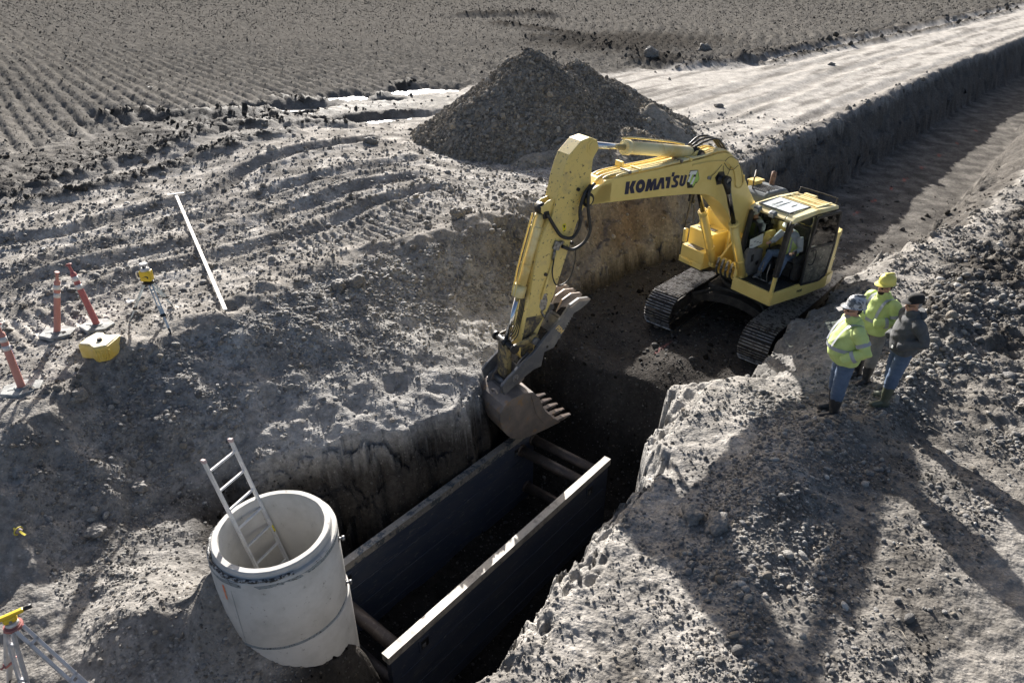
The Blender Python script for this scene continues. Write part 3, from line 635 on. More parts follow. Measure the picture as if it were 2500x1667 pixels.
def glass_mat(name, tint, alpha, rough=.03):
    m = bpy.data.materials.new(name); nt, b = nodes_of(m); L = nt.links.new
    tr = N(nt, 'ShaderNodeBsdfTransparent'); tr.inputs[0].default_value = (*tint, 1); gl = N(nt, 'ShaderNodeBsdfGlossy'); gl.inputs['Roughness'].default_value = rough
    fr = N(nt, 'ShaderNodeFresnel', IOR=1.5); ad = N(nt, 'ShaderNodeMath', operation='ADD'); ad.inputs[1].default_value = alpha; L(fr.outputs[0], ad.inputs[0])
    mx = N(nt, 'ShaderNodeMixShader'); L(ad.outputs[0], mx.inputs[0]); L(tr.outputs[0], mx.inputs[1]); L(gl.outputs[0], mx.inputs[2]); L(mx.outputs[0], nt.nodes['Material Output'].inputs[0]); nt.nodes.remove(b)
    return m
GLASS = glass_mat('cab_glass', (.78, .84, .80), .03)
HATCH = mat('roof_hatch_panel', (.62, .68, .68), .25, col2=(.50, .57, .58), nscale=3, coat=.5)
LENS = mat('lamp_lens', (.6, .6, .58), .12, .3)

def text_mesh(txt, size, ex=.002, shear=0.0, bold=0.0):
    cu = bpy.data.curves.new('t', 'FONT'); cu.body = txt; cu.size = size; cu.extrude = ex; cu.shear = shear; cu.offset = bold; cu.align_x = 'CENTER'; cu.align_y = 'CENTER'
    o = bpy.data.objects.new('t', cu); COL.objects.link(o); dg = bpy.context.evaluated_depsgraph_get(); dg.update()
    me = bpy.data.meshes.new_from_object(o.evaluated_get(dg)); bpy.data.objects.remove(o); return me

# ================================================================ the excavator
X_O = (5.717, 14.906, -1.598); T_YAW, U_YAW = math.radians(227.6), math.radians(214.1); TILT, ROLL = .011, -.023
RT = Matrix.Rotation(T_YAW, 3, 'Z') @ Matrix.Rotation(TILT, 3, 'Y') @ Matrix.Rotation(ROLL, 3, 'X')
ex = empty('excavator', X_O, RT)
tag(ex, 'big yellow crawler excavator with long boom standing in the wide cut', 'excavator')
XU = Matrix.Rotation(U_YAW - T_YAW, 4, 'Z')
def U_world(p): return Vector(X_O) + RT @ (XU @ Vector(p))
def U(mb, name, m, parent=None): return mb.build(name, m, parent or ex, XU)
def bar(mb, p, q, w, h, bev=.006):
    """square bar from p to q"""
    p, q = Vector(p), Vector(q); d = q - p; M = d.to_track_quat('X', 'Z').to_matrix(); mb.box((p + q) / 2, (d.length, w, h), M, bev); return mb
# ---- crawler tracks
def shoe_bm(w=.66, p=.192):
    b = MB(); b.box((0, 0, 0), (p * 1.03, w, .022), bev=.004); return b
def grouser_bm(w=.66, p=.192):
    b = MB()
    for k, x in enumerate((-.078, -.012, .054)): b.box((x, 0, .026), (.014, w * .99, .032), bev=.003)
    return b
me_shoe = bpy.data.meshes.new('shoe'); t_ = shoe_bm().b; t_.to_mesh(me_shoe); t_.free(); me_shoe.materials.append(SHOE)
me_grou = bpy.data.meshes.new('grouser'); t_ = grouser_bm().b; t_.to_mesh(me_grou); t_.free(); me_grou.materials.append(GROUS)
NSH, RW, HL = 50, .40, 1.83
Lp = 4 * HL + 2 * math.pi * RW
def tpath(d):
    d %= Lp
    if d < 2 * HL: return (-HL + d, RW, 0.0, -.0)
    d -= 2 * HL
    if d < math.pi * RW: a = d / RW; return (HL + RW * math.sin(a), RW * math.cos(a), a, 0)
    d -= math.pi * RW
    if d < 2 * HL: return (HL - d, -RW, math.pi, 0)
    d -= 2 * HL; a = d / RW; return (-HL - RW * math.sin(a), -RW * math.cos(a), math.pi + a, 0)
for side in (1, -1):
    yc = side * 1.17
    b = MB(); b.prism([(-1.75, .30), (-1.95, .42), (-1.75, .60), (1.7, .60), (1.95, .45), (1.7, .30)], yc - .16, yc + .16, bev=.02)
    b.prism([(-1.3, .58), (1.25, .58), (1.0, .72), (-1.1, .72)], yc - .13, yc + .13, bev=.01)
    tr = b.build('crawler_track', STEEL, ex)
    for sx, nm in ((HL, 'idler_wheel'), (-HL, 'drive_sprocket')):
        w = MB()
        if nm == 'drive_sprocket':
            pts = [((RW - .05 + (.03 if k % 2 else -.03)) * math.cos(2 * math.pi * k / 42), (RW - .05 + (.03 if k % 2 else -.03)) * math.sin(2 * math.pi * k / 42)) for k in range(42)]
            w.prism([(sx + a, .44 + c) for a, c in pts], yc - .04, yc + .04); w.tube([(sx, yc - .2 * side, .44), (sx, yc + .24 * side, .44)], .22, 20)
        else: w.tube([(sx, yc - .07, .44), (sx, yc + .07, .44)], RW - .06, 28); w.tube([(sx, yc - .16, .44), (sx, yc + .16, .44)], .1, 16)
        w.build(nm, STEEL, tr)
    for k in range(8):
        w = MB(); x = -1.45 + k * .41; w.tube([(x, yc - .14, .17), (x, yc + .14, .17)], .085, 14); w.build('bottom_roller', STEEL, tr)
    for x in (-.7, .7): w = MB(); w.tube([(x, yc - .1, .74), (x, yc + .1, .74)], .06, 12); w.build('carrier_roller', STEEL, tr)
    for k in range(NSH):
        x, z, a, _ = tpath(k * Lp / NSH + .03 * side)
        sag = -.035 * math.sin(math.pi * (x + HL) / (2 * HL)) if (a == 0 and abs(x) < HL) else 0
        M = Matrix.Translation((x, yc, .44 + z + sag)) @ Matrix.Rotation(a, 4, 'Y') @ Matrix.Translation((0, 0, .012))
        o = bpy.data.objects.new('track_shoe', me_shoe); COL.objects.link(o); o.parent = tr; o.matrix_local = M
    g_ = MB()   # the worn grouser bars of one whole track
    for k in range(NSH):
        x, z, a, _ = tpath(k * Lp / NSH + .03 * side)
        sag = -.035 * math.sin(math.pi * (x + HL) / (2 * HL)) if (a == 0 and abs(x) < HL) else 0
        M = Matrix.Translation((x, yc, .44 + z + sag)) @ Matrix.Rotation(a, 4, 'Y') @ Matrix.Translation((0, 0, .012))
        t = grouser_bm().b; bmesh.ops.transform(t, matrix=M, verts=t.verts); g_.join(t)
    g_.build('grouser_bars', GROUS, tr)
    ln = MB()   # link chain
    for k in range(NSH * 2):
        x, z, a, _ = tpath(k * Lp / NSH / 2 + .03 * side)
        M = Matrix.Translation((x, yc, .44 + z * .9)) @ Matrix.Rotation(a, 4, 'Y')
        for dy in (-.09, .09): ln.box(M @ Vector((0, dy, -.035)), (.09, .03, .07), M.to_3x3())
    ln.build('link_chain', STEEL, tr)
# ---- car body: arched cross member and slew ring
b = MB()
arch = []
for k in range(13):
    u = -1 + k / 6; arch.append((u * 1.06, .86 - .34 * u * u - .03))
low = [(a, c - .22 + .05 * (a * a)) for a, c in arch]
b.prism([(a, c) for a, c in arch] + low[::-1], .55, 1.0, 'yz', bev=.015); b.prism([(a, c) for a, c in arch] + low[::-1], -1.0, -.55, 'yz', bev=.015)
b.box((0, 0, .74), (1.5, 1.5, .26), bev=.03)
for s1 in (-1, 1):
    for s2 in (-1, 1): bar(b, (s1 * .5, s2 * .5, .74), (s1 * .95, s2 * 1.05, .56), .3, .2, .02)
b.tube([(0, 0, .8), (0, 0, .98)], .72, 36)
b.build('car_body', STEEL, ex)
b = MB(); b.tube([(0, 0, .95), (0, 0, 1.12)], .62, 40); U(b, 'slew_ring', STEEL)
# ---- revolving frame with skirts
b = MB()
out = [(1.20, .31), (1.17, 1.33), (.1, 1.40), (-.65, 1.40), (-1.02, 1.30), (-1.22, 1.12), (-1.5, .75), (-1.68, .2), (-1.68, -.2), (-1.5, -.75), (-1.22, -1.15), (-.9, -1.38), (.9, -1.38), (1.10, -1.36), (1.10, -.66), (.85, -.55), (.85, .31)]
b.prism(out, 1.15, 1.20, 'xy'); U(b, 'revolving_frame', STEEL)
b = MB()
sk = [(1.20, .325), (1.18, 1.335), (.1, 1.405), (-.65, 1.405), (-1.02, 1.31)]
for (a, c), (d, e_) in zip(sk[:-1], sk[1:]):
    A, B = Vector((a, c, 1.28)), Vector((d, e_, 1.28)); bar(b, A, B, .03, .26, .006)
sk1 = U(b, 'side_skirt', YEL); 
def decal(me, M, m, name, parent):
    me.materials.clear(); me.materials.append(m); o = bpy.data.objects.new(name, me); COL.objects.link(o); o.parent = parent; o.matrix_local = XU @ M; return o
# lettering faces +y (camera side): text x runs towards -x of the machine
FACE = Matrix(((-1, 0, 0, 0), (0, 0, 1, 0), (0, 1, 0, 0), (0, 0, 0, 1)))
decal(text_mesh('9408', .085, .001, 0, .002), Matrix.Translation((.30, 1.408, 1.30)) @ Matrix.Rotation(math.radians(-3.5), 4, 'Z') @ FACE, DBLACK, 'number_decal', sk1)
# ---- counterweight
b = MB()
arc = [(1.68 * math.cos(math.radians(a)), 1.68 * math.sin(math.radians(a))) for a in range(132, 229, 6)]
inn = [(-.75, -1.1), (-.75, 1.1)]
b.prism(arc + inn, 1.18, 2.34, 'xy', bev=.06); cw = U(b, 'counterweight', YEL_LIT)
b = MB(); b.prism([(-.55, 1.36), (-.90, 1.33), (-1.12, 1.235), (-1.10, 1.1), (-.55, 1.1)], 1.40, 2.38, 'xy', bev=.02); sp_ = U(b, 'side_panel', YEL)
for k in range(11):
    b = MB(); z = 1.78 + k * .047; b.box((-.985, 1.297, z), (.16, .012, .018), Matrix.Rotation(math.radians(23), 3, 'Z')); U(b, 'louver', BLACK, sp_)
for k in range(6):
    b = MB(); z = 1.47 + k * .042; b.box((-.985, 1.297, z), (.14, .012, .016), Matrix.Rotation(math.radians(23), 3, 'Z')); U(b, 'louver', BLACK, sp_)
# ---- engine deck and hood
b = MB(); b.box((-.75, -.35, 1.82), (1.35, 1.75, 1.28), bev=.05); U(b, 'engine_housing', YEL)
b = MB(); b.box((-.62, -.05, 2.42), (1.1, 1.3, .12), bev=.03); U(b, 'engine_deck', YEL_LIT)
b = MB(); b.prism([(-.26, 2.45), (-.30, 2.78), (-.42, 2.87), (-1.08, 2.87), (-1.22, 2.78), (-1.28, 2.45)], -1.0, -.34, bev=.045); hood = U(b, 'engine_hood', GREY)
b = MB()
for i_ in range(9):
    for j_ in range(7): b.box((-.45 - .052 * i_, -.46 - .052 * j_ - (.026 if i_ % 2 else 0), 2.872), (.036, .036, .01), bev=.003)
U(b, 'grille', BLACK, hood)
for k in range(8):
    b = MB(); b.box((-.52 - .075 * k, -.338, 2.72), (.05, .01, .022)); U(b, 'vent_slot', BLACK, hood)
b = MB(); b.tube(smooth_path([(-1.05, -.74, 2.80), (-1.05, -.74, 2.95), (-1.07, -.75, 3.06), (-1.13, -.79, 3.13)]), .062, 16); U(b, 'exhaust_pipe', mat('rusty_pipe', (.20, .11, .07), .7, col2=(.3, .2, .15), nscale=9), hood)
# ---- right front: stepped tool bins, handrail, mirror
b = MB(); b.prism([(1.10, 1.20), (1.10, 1.62), (.90, 1.62), (.90, 2.0), (1.08, 2.0), (.80, 2.02), (.62, 2.02), (.62, 1.20)][:4] + [(.90, 2.02), (.35, 2.02), (.35, 1.20)], -1.36, -.66, bev=.015)
bin1 = U(b, 'tool_bin', YEL)
b = MB(); b.box((.98, -1.03, 1.625), (.17, .40, .014), bev=.004); U(b, 'step_plate', CONS, bin1)
b = MB(); b.box((.64, -.95, 2.032), (.12, .34, .014), bev=.004); b.box((.64, -1.16, 2.032), (.3, .16, .010), bev=.004); U(b, 'anti_slip_pad', CONS, bin1)
b = MB(); b.prism([(1.115, 1.20), (1.115, 1.34), (1.13, 1.34), (1.13, 1.20)], -1.36, -.67); b.box((1.09, -1.30, 1.86), (.10, .10, .34), bev=.03); U(b, 'bin_door', YEL, bin1)
b = MB(); bar(b, (1.13, -1.28, 1.30), (1.16, -.95, 1.27), .05, .06); U(b, 'tow_bracket', YEL, bin1)
b = MB(); b.prism([(.38, 1.2), (.38, 2.36), (.20, 2.46), (-.35, 2.46), (-.35, 1.2)], -1.34, -.30, bev=.02); bin2 = U(b, 'fuel_tank', YEL)
b = MB(); b.box((.06, -.85, 2.475), (.30, .5, .014), bev=.004); U(b, 'anti_slip_pad', CONS, bin2)
b = MB(); b.prism([(.62, 2.02), (.36, 2.40), (.33, 2.40), (.33, 2.02)], -1.36, -1.31); U(b, 'gusset', YEL, bin2)
b = MB(); b.box((.25, -.40, 1.75), (.8, .05, .9), bev=.01); U(b, 'inner_wall', YEL, bin2)
b = MB(); b.tube(smooth_path([(1.10, -1.34, 1.30), (1.08, -1.38, 1.42), (1.05, -1.38, 2.1), (.98, -1.38, 2.72), (.90, -1.38, 2.95), (.60, -1.37, 3.0), (.35, -1.36, 2.85), (.25, -1.36, 2.3)]), .019, 10); U(b, 'handrail', BLACK)
b = MB(); b.tube(smooth_path([(1.02, -1.38, 2.15), (.92, -1.30, 2.13), (.86, -1.33, 2.3), (.88, -1.36, 2.55)]), .013, 8); b.box((.88, -1.38, 2.62), (.05, .05, .10), bev=.02); U(b, 'mirror_stem', BLACK)
b = MB(); b.box((.86, -1.48, 2.72), (.03, .17, .30), bev=.012); U(b, 'rear_view_mirror', BLACK)
b = MB(); b.tube(smooth_path([(-.45, -.80, 2.50), (-.42, -.80, 3.05), (-.5, -.85, 3.14), (-.85, -1.1, 3.14), (-.92, -1.13, 3.06), (-.95, -1.14, 2.6)]), .017, 8); U(b, 'handrail', STEEL)
b = MB(); b.box((-.80, -1.02, 2.95), (.34, .26, .035), bev=.01); b.box((-.8, -1.02, 2.70), (.28, .2, .46), bev=.02); U(b, 'air_cleaner_box', YEL)
# ---- centre: boom foot brackets, hydraulic hoses at the front
b = MB()
for y in (-.36, .30):
    b.prism([(-.35, 1.2), (-.25, 1.9), (.05, 2.32), (.38, 2.32), (.60, 1.9), (.95, 1.55), (.98, 1.2)], y, y + .05, bev=.008)
b.box((.2, 0, 1.25), (1.5, .7, .1)); b.tube([(.218, -.42, 2.134), (.218, .42, 2.134)], .075, 20)
U(b, 'boom_bracket', YEL)
b = MB(); b.box((.98, 0.02, 1.60), (.10, .72, .06), bev=.01)
for k in range(5): b.box((1.02, -.24 + k * .13, 1.64), (.07, .06, .09), bev=.015)
U(b, 'hose_manifold', YEL)
for k in range(5):
    y = -.24 + k * .13; b = MB(); b.tube([(1.05, y, 1.66), (1.09, y, 1.58), (1.10, y, 1.50)], .030, 12); b.tube([(1.10, y, 1.50), (1.10, y, 1.46)], .036, 10); U(b, 'hose_fitting', ALU)
    b = MB(); b.tube(smooth_path([(1.10, y, 1.48), (1.12, y + .01, 1.38), (1.06, y + .03, 1.26), (.85, y + .05, 1.2)]), .026, 10); U(b, 'hydraulic_hose', RUBBER)
# ---- cab: sills, pillars, roof, windows, seat, controls
CY0, CY1 = .33, 1.335
b = MB()
b.box((.36, .83, 1.385), (1.62, 1.0, .05), bev=.01)                        # floor
bar(b, (1.18, CY0, 1.415), (1.17, CY1, 1.415), .05, .06); bar(b, (1.17, CY1, 1.415), (-.44, 1.37, 1.42), .05, .05)
cab = U(b, 'cab', YEL)
b = MB(); b.box((.62, .83, 1.415), (1.02, .92, .02), bev=.006); b.box((1.02, .83, 1.43), (.20, .86, .012)); U(b, 'floor_mat', RUBBER, cab)
for y, y2 in ((CY1 - .03, CY1), (CY0 + .01, CY0)):
    b = MB(); bar(b, (1.16, y, 1.43), (1.135, y, 1.82), .065, .075, .01); U(b, 'pillar_foot', YEL, cab)
    b = MB(); bar(b, (1.135, y, 1.80), (1.02, y, 2.97), .10 if y > 1 else .07, .13, .02); U(b, 'front_pillar', BLACK, cab)
b = MB(); bar(b, (.22, 1.335, 1.45), (.20, 1.315, 2.98), .045, .09, .012); U(b, 'door_pillar', BLACK, cab)
b = MB(); bar(b, (-.46, 1.33, 1.45), (-.42, 1.30, 2.98), .06, .12, .012); bar(b, (-.46, .34, 1.45), (-.42, .36, 2.98), .06, .12, .012); U(b, 'rear_pillar', BLACK, cab)
b = MB(); b.box((-.46, .84, 1.85), (.05, .95, .85), bev=.01); b.box((-.44, .84, 2.95), (.05, .95, .1), bev=.01); U(b, 'rear_wall', BLACK, cab)
b = MB(); b.box((-.47, .84, 2.58), (.01, .86, .62)); U(b, 'rear_window', GLASS, cab)
b = MB(); b.box((.42, CY0 + .01, 2.36), (1.32, .012, 1.1)); U(b, 'side_window', GLASS, cab)
b = MB(); b.box((.40, CY0 + .01, 1.62), (1.5, .03, .38), bev=.006); U(b, 'side_wall', YEL, cab)
b = MB(); bar(b, (1.02, CY0, 2.99), (1.02, CY1, 2.99), .05, .06); bar(b, (1.0, CY1 - .02, 2.99), (-.44, 1.31, 2.99), .05, .05); bar(b, (1.0, CY0, 2.99), (-.44, .36, 2.99), .05, .05); U(b, 'roof_frame', BLACK, cab)
# roof shell with a hole for the hatch
b = MB()
rx0, rx1, ry0, ry1 = -.50, 1.07, .30, 1.37
b.prism([(rx0, 3.0), (rx0 + .03, 3.08), (.22, 3.12), (.22, 3.02)], ry0, ry1, bev=.015)
b.prism([(.22, 3.02), (.22, 3.115), (.95, 3.09), (rx1, 3.03), (rx1 - .02, 2.98)], ry0, .40, bev=.012); b.prism([(.22, 3.02), (.22, 3.115), (.95, 3.09), (rx1, 3.02), (rx1 - .02, 2.97)], 1.16, ry1, bev=.02)
b.prism([(.93, 3.0), (.93, 3.09), (rx1, 3.03), (rx1 - .02, 2.99)], .40, 1.16)
for x in (-.30, -.08, .14): b.box((x, .84, 3.125 - .02 * abs(x)), (.03, .82, .02), bev=.006)
b.box((-.1, .42, 3.115), (.55, .05, .03), bev=.01); b.box((-.1, 1.25, 3.115), (.55, .05, .03), bev=.01)
roof = U(b, 'cab_roof', YEL_LIT, cab)
b = MB(); b.box((.575, .78, 3.108), (.70, .75, .012), Matrix.Rotation(.025, 3, 'Y'), bev=.004); U(b, 'roof_hatch', HATCH, roof)
b = MB()
fr = [(.92, .40), (.92, 1.16), (.23, 1.16), (.23, .40)]
for (a, c), (d, e_) in zip(fr, fr[1:] + fr[:1]): bar(b, (a, c, 3.118), (d, e_, 3.118), .028, .02)
for y0, xa, xb in ((.62, .80, .42), (.74, .84, .30), (.93, .55, .36)):
    b.box(((xa + xb) / 2, y0, 3.122), (xa - xb, .018, .006), bev=.002)
U(b, 'hatch_frame', BLACK, roof)
b = MB(); b.tube(smooth_path([(-.46, .38, 3.06), (-.50, .38, 3.17), (-.52, .45, 3.2), (-.52, 1.22, 3.2), (-.50, 1.28, 3.17), (-.46, 1.28, 3.06)]), .011, 8); U(b, 'roof_rail', STEEL, roof)
b = MB(); b.box((-.56, .62, 3.06), (.10, .30, .06), bev=.015); U(b, 'roof_beacon_box', YEL_LIT, roof)
b = MB(); b.tube([(-.44, 1.33, 3.06), (-.40, 1.35, 3.24)], .006, 6); U(b, 'antenna', BLACK, roof)
for y in (.52, .90):
    b = MB(); b.box((1.09, y, 3.06), (.13, .15, .10), Matrix.Rotation(.35, 3, 'Y'), bev=.03); lp = U(b, 'work_lamp', GREY, roof)
    b = MB(); b.box((1.158, y, 3.036), (.012, .12, .075), Matrix.Rotation(.35, 3, 'Y'), bev=.005); U(b, 'lens', LENS, roof)
b = MB(); b.tube(smooth_path([(1.08, 1.30, 2.70), (1.16, 1.34, 2.82), (1.14, 1.36, 2.95), (1.06, 1.33, 3.02)]), .010, 8); U(b, 'wiper_arm', BLACK, cab)
# the door folded back against the side
b = MB()
DM = Matrix.Translation((.18, 1.40, 0)) @ Matrix.Rotation(math.radians(-7), 4, 'Z')
pts = [(.10, 1.44), (.12, 2.15), (.06, 2.96), (-.60, 2.99), (-.66, 2.2), (-.62, 1.55), (-.45, 1.44)]
for (a, c), (d, e_) in zip(pts, pts[1:] + pts[:1]): bar(b, DM @ Vector((a, 0, c)), DM @ Vector((d, 0, e_)), .035, .06, .008)
bar(b, DM @ Vector((.12, 0, 2.28)), DM @ Vector((-.66, 0, 2.28)), .035, .05, .008)
door = U(b, 'cab_door', BLACK, cab)
b = MB(); b.prism([(.08, 2.30), (.05, 2.93), (-.58, 2.96), (-.63, 2.30)], -.005, .005, M=DM); U(b, 'upper_pane', GLASS, door)
b = MB(); b.prism([(.08, 1.46), (.09, 2.26), (-.64, 2.26), (-.60, 1.56), (-.44, 1.46)], -.006, .006, M=DM); U(b, 'lower_pane', MUDDY, door)
b = MB(); b.tube([DM @ Vector(p) for p in smooth_path([(.06, .03, 2.22), (-.06, .045, 2.24), (-.10, .045, 2.05), (-.05, .045, 1.90), (.05, .03, 1.92)])], .011, 8); U(b, 'door_handle', BLACK, door)
b = MB(); b.prism([(.28, 1.42), (.02, 1.44), (.06, 1.74), (.10, 1.80), (.17, 1.80), (.21, 1.74)], 1.37, 1.395, bev=.006); lt = U(b, 'door_latch_plate', YEL, cab)
b = MB(); b.box((.13, 1.392, 1.64), (.05, .012, .15), bev=.005); U(b, 'latch_slot', BLACK, lt)
# inside
b = MB(); b.box((.02, .83, 1.72), (.50, .50, .16), bev=.05); b.box((-.22, .83, 2.14), (.14, .48, .74), Matrix.Rotation(-.15, 3, 'Y'), bev=.06); b.box((-.29, .83, 2.62), (.11, .28, .20), bev=.05); b.box((.0, .83, 1.54), (.4, .4, .22), bev=.02)
U(b, 'seat', SEATM, cab)
for y in (.50, 1.17):
    b = MB(); b.box((.16, y, 1.93), (.46, .14, .12), bev=.04); b.box((.1, y, 1.66), (.42, .15, .42), bev=.04); U(b, 'arm_console', SEATM, cab)
    b = MB(); b.tube([(.36, y, 1.97), (.38, y, 2.10)], .016, 8); b.box((.385, y, 2.13), (.05, .05, .10), bev=.02); U(b, 'joystick', BLACK, cab)
b = MB(); b.prism([(1.02, 1.42), (1.06, 2.0), (.96, 2.10), (.50, 2.0), (.44, 1.42)], .35, .46, bev=.03); cn = U(b, 'side_console', CONS, cab)
b = MB(); b.box((.85, .465, 1.86), (.08, .012, .17), Matrix.Rotation(.1, 3, 'Y'), bev=.01); b.tube([(.66, .455, 1.70), (.66, .47, 1.70)], .05, 16); U(b, 'vent', BLACK, cn)
b = MB(); b.box((.74, .40, 2.20), (.42, .015, .24), Matrix.Rotation(.12, 3, 'Y')); sheet = U(b, 'notice_sheet', DWHITE, cab)
b = MB()
for k in range(4): b.box((.60 + .1 * k, .41, 2.15 + .035 * (k % 3)), (.07, .004, .012))
U(b, 'notice_lines', DBLACK, sheet)
for y in (.74, .90):
    b = MB(); b.tube(smooth_path([(.78, y, 1.43), (.84, y, 1.62), (.80, y, 1.86)]), .012, 8); b.box((.90, y, 1.50), (.16, .09, .02), Matrix.Rotation(-.5, 3, 'Y'), bev=.005); U(b, 'travel_pedal', ALU, cab)
b = MB(); b.box((.34, .83, 1.43), (.10, .86, .02)); b.tube(smooth_path([(.32, 1.24, 1.50), (.30, 1.26, 1.8), (.10, 1.26, 1.95), (-.1, 1.26, 1.9)]), .012, 8); U(b, 'safety_lever', BLACK, cab)
# ---- boom: side profile taken as a closed plate box
boom = [(5.60, 3.90), (5.28, 3.87), (4.78, 3.82), (3.83, 3.73), (2.98, 3.63), (2.47, 3.53), (2.24, 3.43), (2.03, 3.30), (1.80, 3.10), (1.50, 2.78), (1.10, 2.42), (.62, 2.08), (.40, 1.99), (.20, 1.97), (.06, 2.06), (.05, 2.22), (.14, 2.36), (.42, 2.60), (.80, 3.02), (1.11, 3.38), (1.34, 3.68), (1.54, 3.95), (1.70, 4.10), (1.94, 4.25), (2.10, 4.31), (2.35, 4.31), (2.72, 4.28), (3.10, 4.27), (3.91, 4.26), (4.68, 4.265), (5.15, 4.26)]
b = MB(); b.prism(boom, -.25, .25, bev=.012); boomo = U(b, 'boom', YEL)
b = MB()
for y in (-.25, .17): 
    b.prism([(5.0, 3.86), (5.0, 4.22), (5.32, 4.19), (5.62, 4.09), (5.66, 3.98), (5.62, 3.88)], y, y + .08, bev=.015)
b.tube([(5.529, -.29, 3.985), (5.529, .29, 3.985)], .068, 20); U(b, 'boom_nose', YEL, boomo)
b = MB(); b.tube([(5.529, .25, 3.985), (5.529, .262, 3.985)], .125, 24); U(b, 'pin_boss', BLACK, boomo)
b = MB(); b.tube([(5.529, .262, 3.985), (5.529, .285, 3.985)], .075, 20); U(b, 'pin', YEL, boomo)
b = MB()
b.prism([(2.45, 4.26), (2.60, 4.40), (2.70, 4.43), (2.80, 4.40), (3.0, 4.26)], -.16, -.10, bev=.008); b.prism([(2.45, 4.26), (2.60, 4.40), (2.70, 4.43), (2.80, 4.40), (3.0, 4.26)], .10, .16, bev=.008); U(b, 'cylinder_bracket', YEL, boomo)
b = MB(); b.tube([(2.713, -.20, 4.34), (2.713, .20, 4.34)], .085, 20); U(b, 'pin_boss', BLACK, boomo)
b = MB(); b.tube([(2.713, .20, 4.34), (2.713, .215, 4.34)], .05, 16); U(b, 'pin', BARE, boomo)
# boom cylinders with their upper pins through the boom
UP = Vector((2.131, 0, 3.80))
for y, ft in ((.42, Vector((1.02, 0, 1.45))), (-.42, Vector((1.02, 0, 1.45)))):
    d = (UP - ft).normalized(); mid = ft + d * 1.50; YV = Vector((0, y, 0))
    b = MB(); b.tube([ft + YV, mid + YV], .085, 22); b.tube([mid + YV - d * .05, mid + YV + d * .03], .105, 22); b.tube([ft + YV - Vector((0, .06, 0)), ft + YV + Vector((0, .06, 0))], .1, 18); b.tube([ft + d * .45 + YV, ft + d * .49 + YV], .095, 22)
    for k in range(8):
        a = k * math.pi / 4; e1 = d.cross(Vector((0, 1, 0))).normalized(); q = mid + YV + d * .03 + (e1 * math.cos(a) + Vector((0, 1, 0)) * math.sin(a)) * .085; b.tube([q, q + d * .025], .013, 6)
    cyl = U(b, 'boom_cylinder', YEL)
    b = MB(); b.tube([mid + YV, UP + YV], .052, 20); U(b, 'rod', DROD, cyl)
    b = MB(); b.tube([UP + YV - Vector((0, .05, 0)), UP + YV + Vector((0, .05, 0))], .095, 20); b.tube([UP + YV - d * .02, UP + YV - d * .30], [.085, .055], 16); U(b, 'rod_eye', BLACK, cyl)
    b = MB(); b.tube([UP + YV + Vector((0, .05 if y > 0 else -.05, 0)), UP + YV + Vector((0, .062 if y > 0 else -.062, 0))], .052, 16); U(b, 'pin', ALU, cyl)
    b = MB(); e1 = d.cross(Vector((0, 1, 0))).normalized(); b.tube([ft + YV - e1 * .11 + d * .3, ft + YV - e1 * .125 + d * 1.2, mid + YV - e1 * .10], .016, 8); U(b, 'steel_line', YEL, cyl)
b = MB(); b.tube([UP + Vector((0, -.37, 0)), UP + Vector((0, .37, 0))], .07, 16); b.prism([(2.28, 3.84), (2.20, 3.94), (2.05, 3.93), (1.98, 3.8), (2.06, 3.68), (2.2, 3.68)], .251, .262); U(b, 'grease_patch', BLACK, boomo)
# arm cylinder on top of the boom
A0, A1 = Vector((2.713, 0, 4.34)), Vector((5.442, 0, 4.875)); d = (A1 - A0).normalized(); mid = A0 + d * 1.86
b = MB(); b.tube([A0 + d * .10, A0 + d * .2, A0 + d * .9, mid], [.09, .118, .118, .112], 26); b.tube([mid - d * .09, mid + d * .02], .135, 26); b.tube([A0 + d * .95, A0 + d * .965], .124, 26)
for k in range(10):
    a = k * math.pi / 5; e1 = d.cross(Vector((0, 1, 0))).normalized(); q = mid + d * .02 + (e1 * math.cos(a) + Vector((0, 1, 0)) * math.sin(a)) * .11; b.tube([q, q + d * .02], .014, 6)
acyl = U(b, 'arm_cylinder', YEL_LIT)
b = MB(); b.tube([mid, A1 - d * .08], .054, 22); U(b, 'rod', CHROME, acyl)
b = MB(); b.tube([A1 - Vector((0, .07, 0)), A1 + Vector((0, .07, 0))], .1, 20); U(b, 'rod_eye', YEL, acyl)
b = MB(); b.tube([A0 + Vector((0, -.09, 0)), A0 + Vector((0, .09, 0))], .11, 20); b.tube([A0, A0 + d * .14], .08, 16); U(b, 'base_eye', BLACK, acyl)
b = MB(); b.tube(smooth_path([A0 + d * .25 + Vector((0, -.05, .13)), A0 + d * .6 + Vector((0, -.08, .15)), A0 + d * 1.5 + Vector((0, -.08, .16)), mid + Vector((0, -.08, .14))]), .016, 8); U(b, 'steel_line', YEL, acyl)
